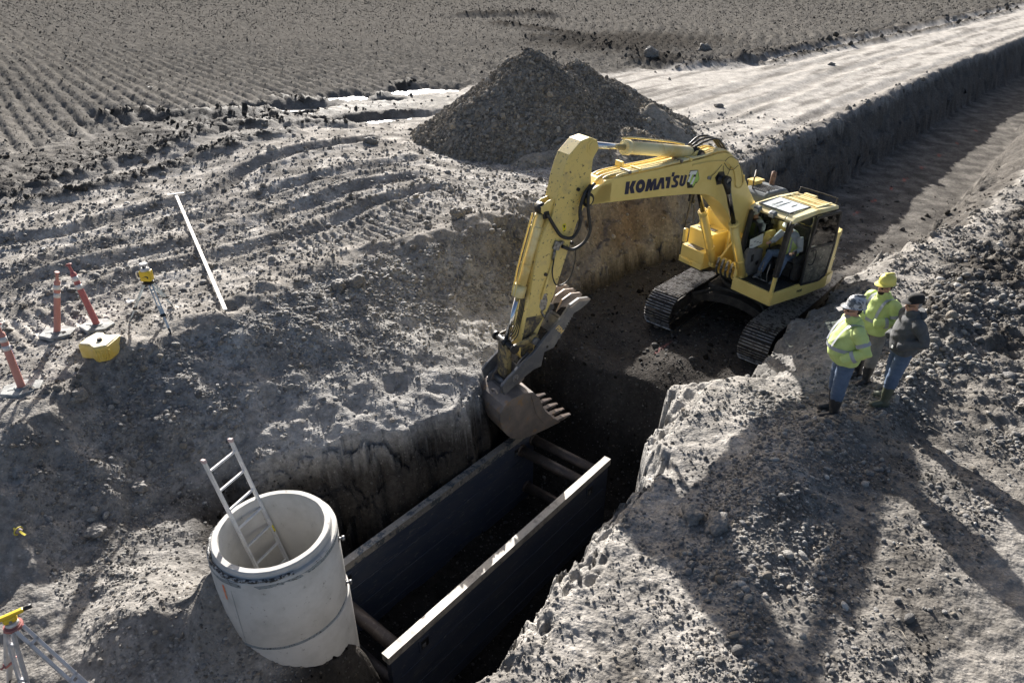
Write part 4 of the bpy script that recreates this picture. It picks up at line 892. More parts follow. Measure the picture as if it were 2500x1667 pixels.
# steel lines along the boom top, with clamps
def bp(x, y, dz): 
    z = float(np.interp(x, [1.3, 1.54, 1.7, 1.94, 2.1, 2.35, 3.1, 5.15], [3.6, 3.95, 4.10, 4.25, 4.31, 4.31, 4.27, 4.26])); return (x, y, z + dz)
for y, x0, x1, r in ((.215, 2.7, 4.75, .024), (.14, 2.9, 4.95, .024), (.06, 3.0, 5.0, .024), (-.10, 2.6, 4.9, .018), (-.18, 2.6, 4.9, .018)):
    b = MB(); b.tube(smooth_path([bp(1.60, y * .9, .03), bp(2.1, y, .03), bp(x0, y, .035), bp((x0 + x1) / 2, y, .035), bp(x1, y, .035), (x1 + .25, y, 4.20)]), r, 10); U(b, 'steel_line', YEL_LIT if y > 0 else YEL, boomo)
for x in (3.05, 3.3, 4.35, 4.6):
    b = MB(); b.box((x, .14, 4.32), (.05, .26, .06), bev=.01); U(b, 'line_clamp', ALU if x in (3.3, 4.6) else YEL, boomo)
for x in (3.25, 4.50):
    b = MB(); b.box((x, -.14, 4.37), (.06, .18, .10), bev=.01); U(b, 'line_clamp', YEL, boomo)
# lamp line along the boom's near face and thin cables
b = MB(); b.tube(smooth_path([(3.0, .262, 4.20), (2.5, .268, 4.19), (2.1, .268, 4.13), (1.80, .268, 3.96), (1.66, .268, 3.72), (1.60, .268, 3.55), (1.45, .268, 3.50), (1.38, .268, 3.62), (1.40, .268, 3.75)]), .011, 8); U(b, 'steel_line', YEL, boomo)
for pts in ([(2.10, .262, 4.12), (2.0, .31, 4.22), (1.75, .31, 4.12), (1.55, .30, 3.85), (1.42, .27, 3.60)], [(2.08, .262, 4.10), (1.98, .30, 3.98), (1.84, .31, 3.95), (1.68, .29, 4.0)], [(2.15, .262, 4.08), (2.3, .28, 3.98), (2.42, .262, 3.88)], [(2.1, .262, 4.05), (2.09, .275, 3.95)], [(1.86, .262, 4.0), (1.95, .28, 3.85), (2.0, .27, 3.78)]):
    b = MB(); b.tube(smooth_path(pts), .006, 6); U(b, 'cable', DBLACK, boomo)
b = MB(); b.box((2.46, .262, 3.865), (.10, .03, .06), Matrix.Rotation(-.3, 3, 'Y'), bev=.01); U(b, 'cable_bracket', ALU, boomo)
# hoses over the boom's bend
for k, y in enumerate((-.12, -.04, .05)):
    b = MB(); b.tube(smooth_path([(2.75, y, 4.47), (2.45, y - .03, 4.58 - .03 * k), (2.05, y - .08, 4.50), (1.70, y - .10, 4.22), (1.55, y - .08, 4.05)]), .022, 8); U(b, 'hydraulic_hose', RUBBER, boomo)
for k in range(3):
    b = MB(); b.box((1.45 + .07 * k, -.22, 3.95 + .06 * k), (.10, .10, .08), bev=.015); U(b, 'line_clamp', YEL, boomo)
for k, y in enumerate((-.20, -.12, -.04)):
    b = MB(); b.tube(smooth_path([(1.45, y, 3.95), (1.25, y - .12, 3.75), (1.05, y - .2, 3.35), (.95, y - .15, 3.0), (.6, y - .15, 2.75)]), .022, 8); U(b, 'hydraulic_hose', RUBBER, boomo)
# maker's lettering and emblem on the boom's near side, cut as thin sheets
CX, CZ = (-0.00106135, -0.00015242, 5.06993), (-0.00018117, -0.00079513, 4.57697)
def tp(x, y): return (CX[0] * x + CX[1] * y + CX[2], CZ[0] * x + CZ[1] * y + CZ[2])
def sheet_(name, polys, m, y=.2545, th=.002, parent=None):
    b = MB()
    for p in polys: b.prism([tp(*q) for q in p], y - th, y)
    return U(b, name, m, parent or boomo)
def ribbon(pts, w):
    P = [Vector((x, y, 0)) for x, y in pts]; P = smooth_path(P, 6); L_, R2 = [], []
    for i, p in enumerate(P):
        d = (P[min(i + 1, len(P) - 1)] - P[max(i - 1, 0)]).normalized(); n = Vector((-d.y, d.x, 0)) * w / 2; L_.append((p + n)); R2.append((p - n))
    return [[(L_[i].x, L_[i].y), (L_[i + 1].x, L_[i + 1].y), (R2[i + 1].x, R2[i + 1].y), (R2[i].x, R2[i].y)] for i in range(len(P) - 1)]
def o_ring():
    q = []
    for k in range(28):
        a0, a1 = 2 * math.pi * k / 28, 2 * math.pi * (k + 1) / 28
        def pt(a, rx, ry): u, v = rx * math.cos(a), ry * math.sin(a); return (640 + u - v * .16, 558 + v - u * .10)
        q.append([pt(a0, 112, 162), pt(a1, 112, 162), pt(a1, 36, 52), pt(a0, 36, 52)])
    return q
letters = [('letter_k', [[(310, 452), (400, 443), (348, 745), (258, 752)], [(455, 432), (548, 425), (470, 585), (495, 722), (400, 732), (378, 590)]]),
 ('letter_o', o_ring()),
 ('letter_m', [[(822, 388), (905, 382), (905, 470), (812, 682), (738, 690)], [(850, 400), (905, 382), (918, 600), (858, 672)], [(972, 376), (1036, 368), (1018, 652), (942, 662)], [(905, 480), (972, 376), (975, 430), (915, 665), (858, 672)]]),
 ('letter_a', [[(1130, 350), (1222, 345), (1160, 430), (1080, 640), (985, 654)], [(1150, 350), (1222, 345), (1226, 622), (1148, 630)]]),
 ('letter_t', [[(1262, 335), (1390, 322), (1385, 400), (1310, 410), (1300, 430), (1255, 432)], [(1305, 400), (1385, 395), (1345, 608), (1262, 612)], [(1430, 218), (1498, 212), (1470, 320), (1405, 325)]]),
 ('letter_s', ribbon([(1612, 330), (1560, 318), (1500, 345), (1482, 400), (1520, 440), (1548, 480), (1520, 545), (1470, 562), (1402, 560)], 72)),
 ('letter_u', ribbon([(1690, 288), (1652, 440), (1640, 505), (1680, 530), (1730, 490), (1750, 420), (1785, 276)], 66))]
for i_, (nm, polys) in enumerate(letters): sheet_('lettering', polys, NAVY, y=.2545)
em = sheet_('emblem', [[(1896, 160), (2104, 148), (2142, 375), (2080, 480), (2045, 482), (1978, 600), (1823, 610), (1803, 448), (1862, 330), (1846, 275), (1862, 268)]], DBLACK, .2540)
sheet_('emblem_face', [[(1908, 178), (2088, 164), (2042, 262), (1900, 268), (1866, 262)], [(1900, 264), (1950, 264), (1874, 455), (1818, 450)], [(1988, 322), (2040, 322), (1955, 518), (1895, 515)]], DWHITE, .2560, parent=em)
sheet_('emblem_side', [[(1950, 268), (1990, 268), (1918, 512), (1890, 500), (1874, 455)], [(2092, 166), (2132, 372), (2078, 462), (2062, 466), (2064, 415), (2052, 262)], [(2052, 262), (2064, 415), (1968, 578), (1956, 520), (2046, 322)]], DGREEN, .2555, parent=em)
# ---- arm
armp = [(5.30, 4.83), (5.36, 4.98), (5.50, 5.03), (5.68, 5.00), (5.80, 4.90), (5.92, 4.80), (5.99, 4.66), (6.06, 4.45), (6.13, 4.15), (6.22, 3.82), (6.36, 3.60), (6.46, 3.37), (6.56, 2.97), (6.64, 2.42), (6.74, 1.90), (6.82, 1.45), (6.84, 1.22), (6.78, 1.10), (6.68, 1.07), (6.58, 1.12), (6.53, 1.25), (6.46, 1.55), (6.32, 1.86), (6.12, 2.25), (5.95, 2.75), (5.80, 3.20), (5.68, 3.55), (5.55, 3.80), (5.42, 3.88), (5.36, 3.98), (5.38, 4.12), (5.42, 4.35), (5.40, 4.65)]
b = MB(); b.prism(armp, -.16, .16, bev=.012); armo = U(b, 'arm', YELW)
b = MB()
for y in (-.17, .155): b.prism([(5.30, 4.83), (5.36, 4.98), (5.47, 5.0), (5.55, 4.92), (5.55, 4.80), (5.46, 4.72), (5.36, 4.74)], y, y + .015)
U(b, 'cheek_plate', YEL, armo)
b = MB(); b.tube([(5.442, -.19, 4.875), (5.442, .19, 4.875)], .075, 20); U(b, 'pin', YEL, armo)
b = MB(); b.prism([(6.30, 1.93), (6.56, 1.62), (6.55, 1.25), (6.74, 1.10), (6.84, 1.22), (6.82, 1.5), (6.72, 1.98)], .161, .166); b.prism([(6.30, 1.93), (6.56, 1.62), (6.55, 1.25), (6.74, 1.10), (6.84, 1.22), (6.82, 1.5), (6.72, 1.98)], -.166, -.161); U(b, 'wear_plate', YELB, armo)
for y in (-.10, .07):
    b = MB(); b.prism([(6.08, 3.84), (6.06, 4.1), (6.28, 4.06), (6.42, 3.98), (6.42, 3.88), (6.32, 3.80), (6.2, 3.78)], y, y + .035, bev=.01); U(b, 'cylinder_bracket', YEL, armo)
b = MB(); b.box((6.12, .185, 3.25), (.16, .06, .14), Matrix.Rotation(1.17, 3, 'Y'), bev=.015); b.box((6.02, .185, 3.28), (.07, .05, .07), bev=.01); b.tube([(6.16, .19, 3.20), (6.20, .19, 3.0)], .026, 10); U(b, 'valve_block', ALU, armo)
b = MB(); b.tube([(6.13, .18, 3.12), (6.30, .18, 2.62), (6.42, .18, 2.28)], .022, 8); U(b, 'steel_line', YEL, armo)
b = MB(); b.prism([(6.40, 2.34), (6.30, 2.36), (6.26, 2.20), (6.30, 2.04), (6.38, 2.0), (6.44, 2.12)], .161, .168); U(b, 'bare_patch', ALU, armo)
b = MB(); b.tube(smooth_path([(6.40, .175, 2.02), (6.36, .175, 1.94), (6.30, .178, 1.86), (6.26, .18, 1.76)]), .022, 8); U(b, 'fitting', ALU, armo)
for q in ((6.33, 2.74), (5.83, 3.12), (5.70, 4.18), (5.78, 3.22)):
    b = MB(); b.tube([(q[0], .16, q[1]), (q[0], .19, q[1])], .032, 12); U(b, 'pin_cap', BLACK, armo)
b = MB(); b.prism([(6.00, 3.60), (5.93, 3.62), (5.91, 3.50), (5.98, 3.46)], .161, .163); wl = U(b, 'warning_label', mat('label_yellow', (.75, .62, .02), .5), armo)
b = MB(); b.prism([(5.985, 3.59), (5.93, 3.58), (5.955, 3.52)], .163, .164); b.prism([(5.97, 3.48), (5.93, 3.49), (5.925, 3.475), (5.965, 3.465)], .163, .164); U(b, 'label_mark', DBLACK, wl)
def hose(pts, r=.024, m=RUBBER, par=None): b = MB(); b.tube(smooth_path(pts, 10), r, 10); return U(b, 'hydraulic_hose', m, par or armo)
hose([(5.45, .20, 4.22), (5.65, .27, 4.10), (5.72, .28, 3.85), (5.70, .28, 3.62), (5.74, .26, 3.45), (5.85, .24, 3.35), (6.05, .22, 3.42), (6.20, .20, 3.62), (6.34, .17, 3.86)], .030)
hose([(5.40, .24, 4.25), (5.56, .30, 4.15), (5.58, .32, 3.9), (5.52, .32, 3.6), (5.50, .32, 3.42), (5.58, .28, 3.22), (5.80, .24, 3.12), (6.02, .21, 3.22)], .030)
hose([(6.18, .20, 3.02), (6.22, .22, 2.75), (6.14, .24, 2.52), (5.98, .26, 2.50), (5.84, .27, 2.62), (5.76, .27, 2.9), (5.74, .25, 3.1)], .013)
for k in range(4): hose([(6.50 + .01 * k, .06 - .04 * k, 3.3), (6.62, .06 - .04 * k, 2.9), (6.70, .05 - .04 * k, 2.2), (6.78, .04 - .04 * k, 1.8), (6.88 + .02 * k, .1 - .05 * k, 1.62), (7.06, .15 - .1 * k, 1.56)], .010, RUBBER)
# bucket cylinder, links, H-link
B0, B1 = Vector((6.334, 0, 3.921)), Vector((7.07, 0, 1.50)); d = (B1 - B0).normalized(); mid = B0 + d * 1.62
b = MB(); b.tube([B0 + d * .10, B0 + d * .2, mid], [.085, .10, .098], 24); b.tube([mid - d * .22, mid], .118, 24); b.tube([B0 + d * .32, B0 + d * .35], .108, 24); b.tube([B0 + d * 1.0, B0 + d * 1.02], .106, 24)
bcyl = U(b, 'bucket_cylinder', YEL_LIT)
b = MB(); b.tube([mid, B1], .046, 20); U(b, 'rod', CHROME, bcyl)
b = MB(); b.tube([B0 + Vector((0, -.09, 0)), B0 + Vector((0, .09, 0))], .10, 18); b.box(B0 + Vector((-.02, .03, -.10)), (.12, .18, .14), bev=.02); U(b, 'base_eye', BLACK, bcyl)
for dy in (-.05, .03):
    b = MB(); e1 = Vector((.95, 0, .3)).normalized(); b.tube(smooth_path([B0 + d * .12 + e1 * .13 + Vector((0, dy, 0)), B0 + d * .5 + e1 * .135 + Vector((0, dy, 0)), B0 + d * 1.1 + e1 * .135 + Vector((0, dy, 0)), mid + e1 * .10 + Vector((0, dy, 0))]), .015, 8); U(b, 'steel_line', YEL, bcyl)
LP = Vector((7.07, 0, 1.50)); AP = Vector((6.60, 0, 1.58)); BP = Vector((7.10, 0, .72))
b = MB(); b.tube([LP + Vector((0, -.30, 0)), LP + Vector((0, .30, 0))], .06, 18); b.tube([LP + Vector((0, .27, 0)), LP + Vector((0, .33, 0))], .085, 18); b.tube([LP + Vector((0, -.33, 0)), LP + Vector((0, -.27, 0))], .085, 18); b.tube([LP + Vector((0, -.07, 0)), LP + Vector((0, .07, 0))], .085, 18); U(b, 'link_pin', BLACK)
for y in (.25, -.25):
    b = MB(); bar(b, LP + Vector((0, y, 0)), AP + Vector((0, y, 0)), .05, .11, .02); b.tube([AP + Vector((0, y - .03, 0)), AP + Vector((0, y + .03, 0))], .075, 16); U(b, 'side_link', YELB)
b = MB(); bar(b, LP, LP * .1 + BP * .9, .30, .14, .03); U(b, 'bucket_link', YELB)
# quick coupler and the dark thumb
b = MB()
for y in (-.24, .19):
    b.prism([(6.72, 1.28), (6.60, 1.16), (6.58, 1.02), (6.82, .80), (7.10, .60), (7.22, .52), (7.34, .60), (7.30, .78), (7.16, .84), (6.90, 1.15)], y, y + .05, bev=.012)
b.tube([(6.70, -.26, 1.18), (6.70, .26, 1.18)], .06, 16); b.tube([(7.16, -.26, .70), (7.16, .26, .70)], .06, 16); b.box((6.95, 0, .86), (.28, .38, .12), Matrix.Rotation(.75, 3, 'Y'), bev=.02)
U(b, 'quick_coupler', THUMB)
th = [(7.42, .88), (7.30, 1.0), (7.05, 1.17), (6.72, 1.37), (6.47, 1.61), (6.10, 1.92), (5.92, 2.12), (5.72, 2.20), (5.50, 2.16), (5.44, 2.11), (5.48, 2.06), (5.66, 1.97), (5.83, 1.92), (5.99, 1.72), (6.14, 1.50), (6.26, 1.33), (6.48, 1.30), (6.54, 1.02), (6.72, 1.00), (6.95, .90), (7.36, .67)]
b = MB(); b.prism(th, .36, .42, bev=.008)
thm = U(b, 'thumb', THUMB)
for k in range(3):
    y = .16 - .20 * k; b = MB(); b.prism([(5.92, 2.12), (5.72, 2.20), (5.50, 2.16), (5.44, 2.11), (5.48, 2.06), (5.66, 1.97), (5.80, 1.94), (5.95, 1.98), (6.05, 1.90)], y - .02, y + .02, bev=.008); U(b, 'tine', BARE, thm)
b = MB(); b.prism([(7.42, .88), (7.30, 1.0), (7.05, 1.17), (6.72, 1.37), (6.47, 1.61), (6.10, 1.92), (6.14, 1.50), (6.26, 1.33), (6.48, 1.30), (6.54, 1.02), (6.72, 1.0), (6.95, .9), (7.36, .67)], -.30, -.25, bev=.008); U(b, 'far_plate', THUMB, thm)
b = MB(); bar(b, (6.06, .06, 1.86), (6.00, .06, 1.80), .58, .05); b.box((6.18, .06, 1.72), (.30, .58, .03), Matrix.Rotation(.9, 3, 'Y'), bev=.004); U(b, 'cross_plate', THUMB, thm)
b = MB(); b.prism([(5.95, 2.085), (5.72, 2.195), (5.50, 2.155), (5.45, 2.11), (5.52, 2.10), (5.72, 2.15), (5.90, 2.06)], .4205, .4225); U(b, 'worn_edge', BARE, thm)
b = MB(); bar(b, (6.66, .02, 1.42), (6.10, .02, 1.98), .09, .10, .03); b.tube([(6.10, -.05, 1.98), (6.10, .09, 1.98)], .06, 14); b.tube([(6.62, -.3, 1.50), (6.62, .3, 1.50)], .05, 14); b.tube([(6.60, .26, 1.52), (6.60, .34, 1.52)], .075, 14); U(b, 'thumb_strut', THUMB, thm)
b = MB()
for q in ((6.46, 1.14), (6.42, 1.40)): b.tube([(q[0], .42, q[1]), (q[0], .424, q[1])], .028, 14)
U(b, 'plate_hole', DBLACK, thm)
b = MB(); b.tube([(7.15, .42, .95), (7.15, .44, .95)], .045, 16); b.tube([(7.12, .42, .98), (7.12, .43, .98)], .065, 16); U(b, 'pin_cap', ALU, thm)
for k in range(9):
    u = k / 8; b = MB(); b.box((5.86 + .27 * u, .39, 1.865 - .36 * u), (.03, .05, .03), Matrix.Rotation(.9, 3, 'Y')); U(b, 'serration', THUMB, thm)
decal(text_mesh('FSM', .125, .001, .1, .004), Matrix.Translation((6.15, .4215, 1.68)) @ Matrix.Rotation(math.radians(-49), 4, 'Y') @ FACE, GOLD, 'lettering', thm)
# bucket
bo = [(6.86, .96), (6.66, .80), (6.65, .36), (6.52, .07), (6.30, -.20), (6.14, -.36), (6.40, -.40), (6.66, -.41), (6.9, -.41), (7.10, -.38), (7.28, -.28), (7.40, -.13), (7.50, .04), (7.545, .25), (7.53, .40), (7.45, .55), (7.30, .62), (7.12, .72)]
shell = [(6.14, -.36), (6.40, -.40), (6.66, -.41), (6.9, -.41), (7.10, -.38), (7.28, -.28), (7.40, -.13), (7.50, .04), (7.545, .25), (7.53, .40), (7.45, .53), (7.28, .64), (7.0, .66), (6.80, .60)]
BY0, BY1 = -.47, .55
b = MB()
inner = []
for i, (x, z) in enumerate(shell):
    p, q = Vector(shell[max(i - 1, 0)]), Vector(shell[min(i + 1, len(shell) - 1)]); dd = (q - p).normalized(); inner.append((x - dd.y * .028, z + dd.x * .028) )
for i in range(len(shell) - 1): b.prism([shell[i], shell[i + 1], inner[i + 1], inner[i]], BY0 + .02, BY1 - .02)
bmesh.ops.remove_doubles(b.b, verts=b.b.verts, dist=.0005)
bucket = U(b, 'bucket', BUCK)
side = [(6.80, .60), (6.66, .42), (6.62, .30), (6.52, .07), (6.30, -.20), (6.14, -.36)] + shell[1:13]
for y in (BY0, BY1 - .025):
    b = MB(); b.prism(side, y, y + .025, bev=.004); U(b, 'side_plate', BUCK, bucket)
    b = MB(); yy = y + .0255 if y > 0 else y - .012
    b.prism([(6.80, .60), (6.66, .42), (6.62, .30), (6.52, .07), (6.30, -.20), (6.12, -.36), (6.35, -.385), (6.56, -.20), (6.74, .10), (6.80, .35), (6.86, .55)], yy, yy + .012, bev=.003); U(b, 'side_cutter', BUCK, bucket)
for y in (-.22, .17):
    b = MB(); b.prism([(6.92, 1.02), (6.80, 1.0), (6.74, .90), (6.78, .70), (6.95, .58), (7.35, .45), (7.50, .30), (7.44, .52), (7.30, .62), (7.20, .80), (7.08, .90)], y, y + .045, bev=.01); U(b, 'hanger_ear', BUCK, bucket)
for p in ((6.86, .92), (7.16, .70)):
    b = MB(); b.tube([(p[0], -.27, p[1]), (p[0], .26, p[1])], .045, 14); U(b, 'pin', ALU, bucket)
b = MB(); b.tube(smooth_path([(7.42, .12, .60), (7.46, .14, .68), (7.42, .20, .70), (7.40, .24, .62)]), .016, 8); U(b, 'lifting_hook', BARE, bucket)
for k in range(5):
    y = BY0 + .09 + k * (BY1 - BY0 - .18) / 4; b = MB()
    b.prism([(6.22, -.385), (6.22, -.33), (6.02, -.325), (5.98, -.355), (6.02, -.39)], y - .055, y + .055, bev=.008); ad = U(b, 'tooth_adapter', BUCK, bucket)
    b = MB(); t = bmesh.new(); vs_ = [(6.03, y - .05, -.40), (6.03, y + .05, -.40), (6.03, y + .05, -.315), (6.03, y - .05, -.315), (5.80, y - .035, -.362), (5.80, y + .035, -.362), (5.80, y + .035, -.345), (5.80, y - .035, -.345)]
    vv = [t.verts.new(q) for q in vs_]
    for f in ((0, 1, 2, 3), (7, 6, 5, 4), (0, 4, 5, 1), (1, 5, 6, 2), (2, 6, 7, 3), (3, 7, 4, 0)): t.faces.new([vv[q] for q in f])
    bmesh.ops.bevel(t, geom=t.edges[:], offset=.006, segments=1, affect='EDGES'); b.join(t); U(b, 'tooth', BARE, ad)
# ================================================================ trench box
BOXD = Vector((math.sin(math.radians(40.0)), math.cos(math.radians(40.0)), 0)); BOXN = Vector((-BOXD.y, BOXD.x, 0))
BX0 = Vector((-1.690, 5.965, -2.25)); BROT = Matrix((BOXD, BOXN, Vector((0, 0, 1)))).transposed()
PANEL = mat('navy_trench_panel', (.042, .056, .092), .42, .2, col2=(.07, .08, .105), nscale=1.2, lo=.4, hi=.65, col3=(.14, .145, .15), n3=5, lo3=.595, hi3=.64, bump=.2, bscale=6, rough2=.6, stretch=(1.2, 1, 5))
RAIL_SHADE = mat('scraped_rail_shaded', (.30, .285, .26), .5, .4, col2=(.085, .105, .125), nscale=7, lo=.50, hi=.58, col3=(.48, .46, .43), n3=16, lo3=.55, hi3=.68)  # scraped rail steel, left side coloured darker for the shade on it
RAIL_LIT = mat('scraped_rail_lit', (.42, .40, .36), .5, .3, col2=(.22, .21, .20), nscale=7, lo=.48, hi=.66, col3=(.11, .13, .15), n3=9, lo3=.64, hi3=.70)  # scraped rail steel, right side coloured paler for the sun on it
PIPE = mat('brown_spreader_pipe', (.055, .045, .042), .5, .4, col2=(.09, .075, .066), nscale=5, lo=.42, hi=.62, col3=(.16, .145, .13), n3=20, lo3=.62, hi3=.68)
tb = empty('trench_box', BX0, BROT); tag(tb, 'long navy steel trench box with pale rails, lying open in the deep trench', 'trench box')
LN, WD, PH = 5.40, 1.74, 1.60
def in_frame(o): return o
for k, (y, rm, L0, L1) in enumerate(((0.0, RAIL_LIT, 0.0, LN), (WD, RAIL_SHADE, .12, LN - .05))):
    b = MB(); b.box(((L0 + L1) / 2, y, -.08 - PH / 2), (L1 - L0 - .02, .10, PH), bev=.01)
    for s_ in (-1, 1):
        for z in (-.55, -1.0, -1.45): b.box(((L0 + L1) / 2, y + s_ * .052, z), (L1 - L0 - .3, .012, .02))
    pn_ = b.build('side_panel', PANEL, tb)
    b = MB()  # hollow square rail
    w, t = .135, .012
    for dy, dz, sy, sz in ((0, 0, w, t), (0, -w + t, w, t), (-w / 2 + t / 2, -w / 2 + t / 2, t, w - t * 2), (w / 2 - t / 2, -w / 2 + t / 2, t, w - t * 2)):
        b.box(((L0 + L1) / 2, y + dy, dz - t / 2 + .07), (L1 - L0 + .06, sy, sz))
    b.build('top_rail', rm, tb)
    for x in (.62, LN - .62):
        for s_ in (-1, 1):
            b = MB(); b.box((x, y + s_ * .056, -.27), (.21, .018, .23)); b.build('socket_frame', PANEL, pn_)
            b = MB(); b.box((x, y + s_ * .062, -.27), (.14, .014, .16)); b.build('socket', DBLACK, pn_)
            b = MB(); b.box((x - .02, y + s_ * .067, -.30), (.07, .012, .08), bev=.004); b.build('socket_bolt', ALU, pn_)
for x, z in ((.34, -.34), (LN - .10, -.26), (LN - .48, -.30), (.34, -1.35), (LN - .3, -1.35)):
    b = MB(); b.tube([(x, .05, z), (x, WD - .05, z)], .105, 24); sp = b.build('spreader_pipe', PIPE, tb)
    for y in (.07, WD - .07):
        b = MB(); b.tube([(x, y - .03, z), (x, y + .03, z)], .125, 24); b.build('collar', PIPE, sp)

# ================================================================ precast manhole
CONC = mat('pale_concrete', (.50, .49, .465), .75, col2=(.38, .37, .345), nscale=2.4, lo=.42, hi=.70, bump=.14, bscale=50, col3=(.24, .23, .215), n3=10, lo3=.62, hi3=.69)
CONCI = mat('inner_concrete', (.50, .485, .45), .75, col2=(.43, .415, .38), nscale=1.2, bump=.10, bscale=40)
MAST = mat('black_mastic', (.012, .012, .013), .5, col2=(.30, .31, .31), nscale=30, lo=.50, hi=.56, bump=.6, bscale=35)
SEAL = mat('blue_grey_sealant', (.20, .23, .25), .6, col2=(.03, .033, .036), nscale=38, lo=.56, hi=.60)
MHC = Vector((-2.765, 5.80, 0)); MHS = .962; mh = empty('manhole', MHC); mh.scale = (MHS, MHS, 1); tag(mh, 'round pale concrete manhole shaft standing at the near end of the trench', 'manhole')
def lathe(prof, n=72, wob=0.0, seed=0, a0=0):
    b = MB(); rings = []
    for r_, z in prof:
        ring = []
        for k in range(n):
            a = 2 * math.pi * k / n; rr = r_ + (wob * (pn(math.cos(a) * 3.1, math.sin(a) * 3.1 + z * 2, seed) + .5 * pn(math.cos(a) * 11, math.sin(a) * 11 + z * 9, seed + 3)) if wob else 0)
            ring.append(b.b.verts.new((rr * math.cos(a), rr * math.sin(a), z)))
        rings.append(ring)
    for A, B in zip(rings[:-1], rings[1:]):
        for k in range(n):
            q = b.b.faces.new([A[k], A[(k + 1) % n], B[(k + 1) % n], B[k]]); q.smooth = False
    return b, rings
b, _ = lathe([(.61, -.86), (.61, .27), (.615, .28), (.675, .28), (.685, .272), (.69, .265), (.695, .19), (.735, .185), (.75, .17), (.75, -.84), (.742, -.862), (.61, -.862)], wob=.004, seed=3)
up = b.build('upper_ring', CONC, mh)
for p in up.data.polygons: p.use_smooth = abs(p.normal.z) < .3
b, _ = lathe([(.61, -1.95), (.61, -.885), (.70, -.885), (.742, -.89), (.75, -.91), (.75, -3.9), (.61, -3.9)], wob=.003, seed=9)
lo = b.build('lower_ring', CONC, mh)
for p in lo.data.polygons: p.use_smooth = abs(p.normal.z) < .3
lo.location = (.022, .01, 0)
b, r2 = lathe([(.609, -1.35), (.0005, -1.35)], n=48); b.build('shaft_floor', CONCI, mh)
b, _ = lathe([(.697, .184), (.732, .182), (.745, .175), (.751, .150), (.7505, .105), (.7495, .104)], wob=.004, seed=21); b.build('joint_sealant', SEAL, mh)
b = MB(); pts = []
for k in range(60):
    a = math.radians(150 + 155 * k / 59); rr = .722 + .012 * pn(k * .3, 0, 5); pts.append((rr * math.cos(a), rr * math.sin(a), .192 + .006 * pn(k * .5, 3, 2)))
b.tube(pts, [.012 + .014 * abs(float(pn(k * .35, 7, 8))) + .006 for k in range(60)], 8); b.build('mastic_strip', MAST, mh)
b, _ = lathe([(.7465, -.848), (.752, -.872), (.7465, -.893)], wob=.004, seed=31); b.build('joint_line', SEAL, mh)
# drips and paint
ORG = mat('orange_spray_paint', (.72, .22, .10), .7, col2=(.55, .36, .28), nscale=20, lo=.48, hi=.6)
def on_wall(a, z, w, h, name, m, t=.752):
    b = MB(); n_ = 6; V = []
    for j in range(n_ + 1):
        for i in range(3):
            aa = a + (i - 1) * w / .75 / 2 * (1 - .5 * abs(j / n_ - .5)); V.append((t * math.cos(aa), t * math.sin(aa), z - h * j / n_))
    F = [(j * 3 + i, j * 3 + i + 1, (j + 1) * 3 + i + 1, (j + 1) * 3 + i) for j in range(n_) for i in range(2)]; b._new(V, F); b.build(name, m, mh)
on_wall(math.radians(238), .055, .045, .23, 'orange_mark', ORG)
on_wall(math.radians(247), .02, .007, .84, 'hairline_crack', SEAL)
for z in (.02, -.72):
    a = math.radians(8); e = Vector((math.cos(a), math.sin(a), 0)); b = MB(); b.tube([e * .73 + Vector((0, 0, z)), e * .80 + Vector((0, 0, z))], .016, 10); b.tube([e * .79 + Vector((0, 0, z)), e * .825 + Vector((0, 0, z))], .032, 6); b.tube([e * .748 + Vector((0, 0, z)), e * .756 + Vector((0, 0, z))], .045, 12); b.build('lifting_bolt', ALU, mh)

# ================================================================ ladder
ALUM = mat('aluminium', (.66, .67, .68), .38, .35, col2=(.56, .57, .60), nscale=9)
PINK = mat('pink_cap', (.52, .40, .39), .5); LYEL = mat('ladder_label_yellow', (.72, .62, .05), .5, col2=(.05, .05, .04), nscale=30, lo=.55, hi=.58)
def ray_pt(px, py, z):
    u, v = px - 1250, py - 833.5; c_, s_ = math.cos(math.radians(PITCH)), math.sin(math.radians(PITCH)); d = Vector((u, 1666.67 * c_ - v * s_, -(v * c_ + 1666.67 * s_))); return Vector((0, 0, CAM_H)) + d * ((z - CAM_H) / d.z)
LT = ray_pt(498, 1128, 1.1); LB = ray_pt(618, 1368, -.36); LD = (LB - LT).normalized()
LT2 = ray_pt(554, 1088, LT.z); LW = (LT2 - LT)
Lz = -LD; Ly = LW.normalized(); Lx = Ly.cross(Lz).normalized(); Ly = Lz.cross(Lx)
lad = empty('ladder', LT + LD * 2.35, Matrix((Lx, Ly, Lz)).transposed()); tag(lad, 'white aluminium ladder leaning out of the concrete manhole', 'ladder')
for y in (0, .40):
    b = MB(); b.box((0, y, 1.175), (.062, .024, 2.35), bev=.003); b.box((0, y, 1.175), (.018, .034, 2.34)); rl = b.build('side_rail', ALUM, lad)
    b = MB(); b.box((0, y, 2.36), (.068, .036, .045), bev=.006); b.build('end_cap', PINK, rl)
for k in range(8):
    b = MB(); b.box((0, .20, 2.21 - k * .285), (.034, .38, .026), bev=.006); b.build('rung', ALUM, lad)
b = MB(); b.box((-.033, .40, 1.02), (.003, .022, .10)); b.box((.033, .40, 1.02), (.003, .022, .10)); b.build('warning_label', LYEL, lad)

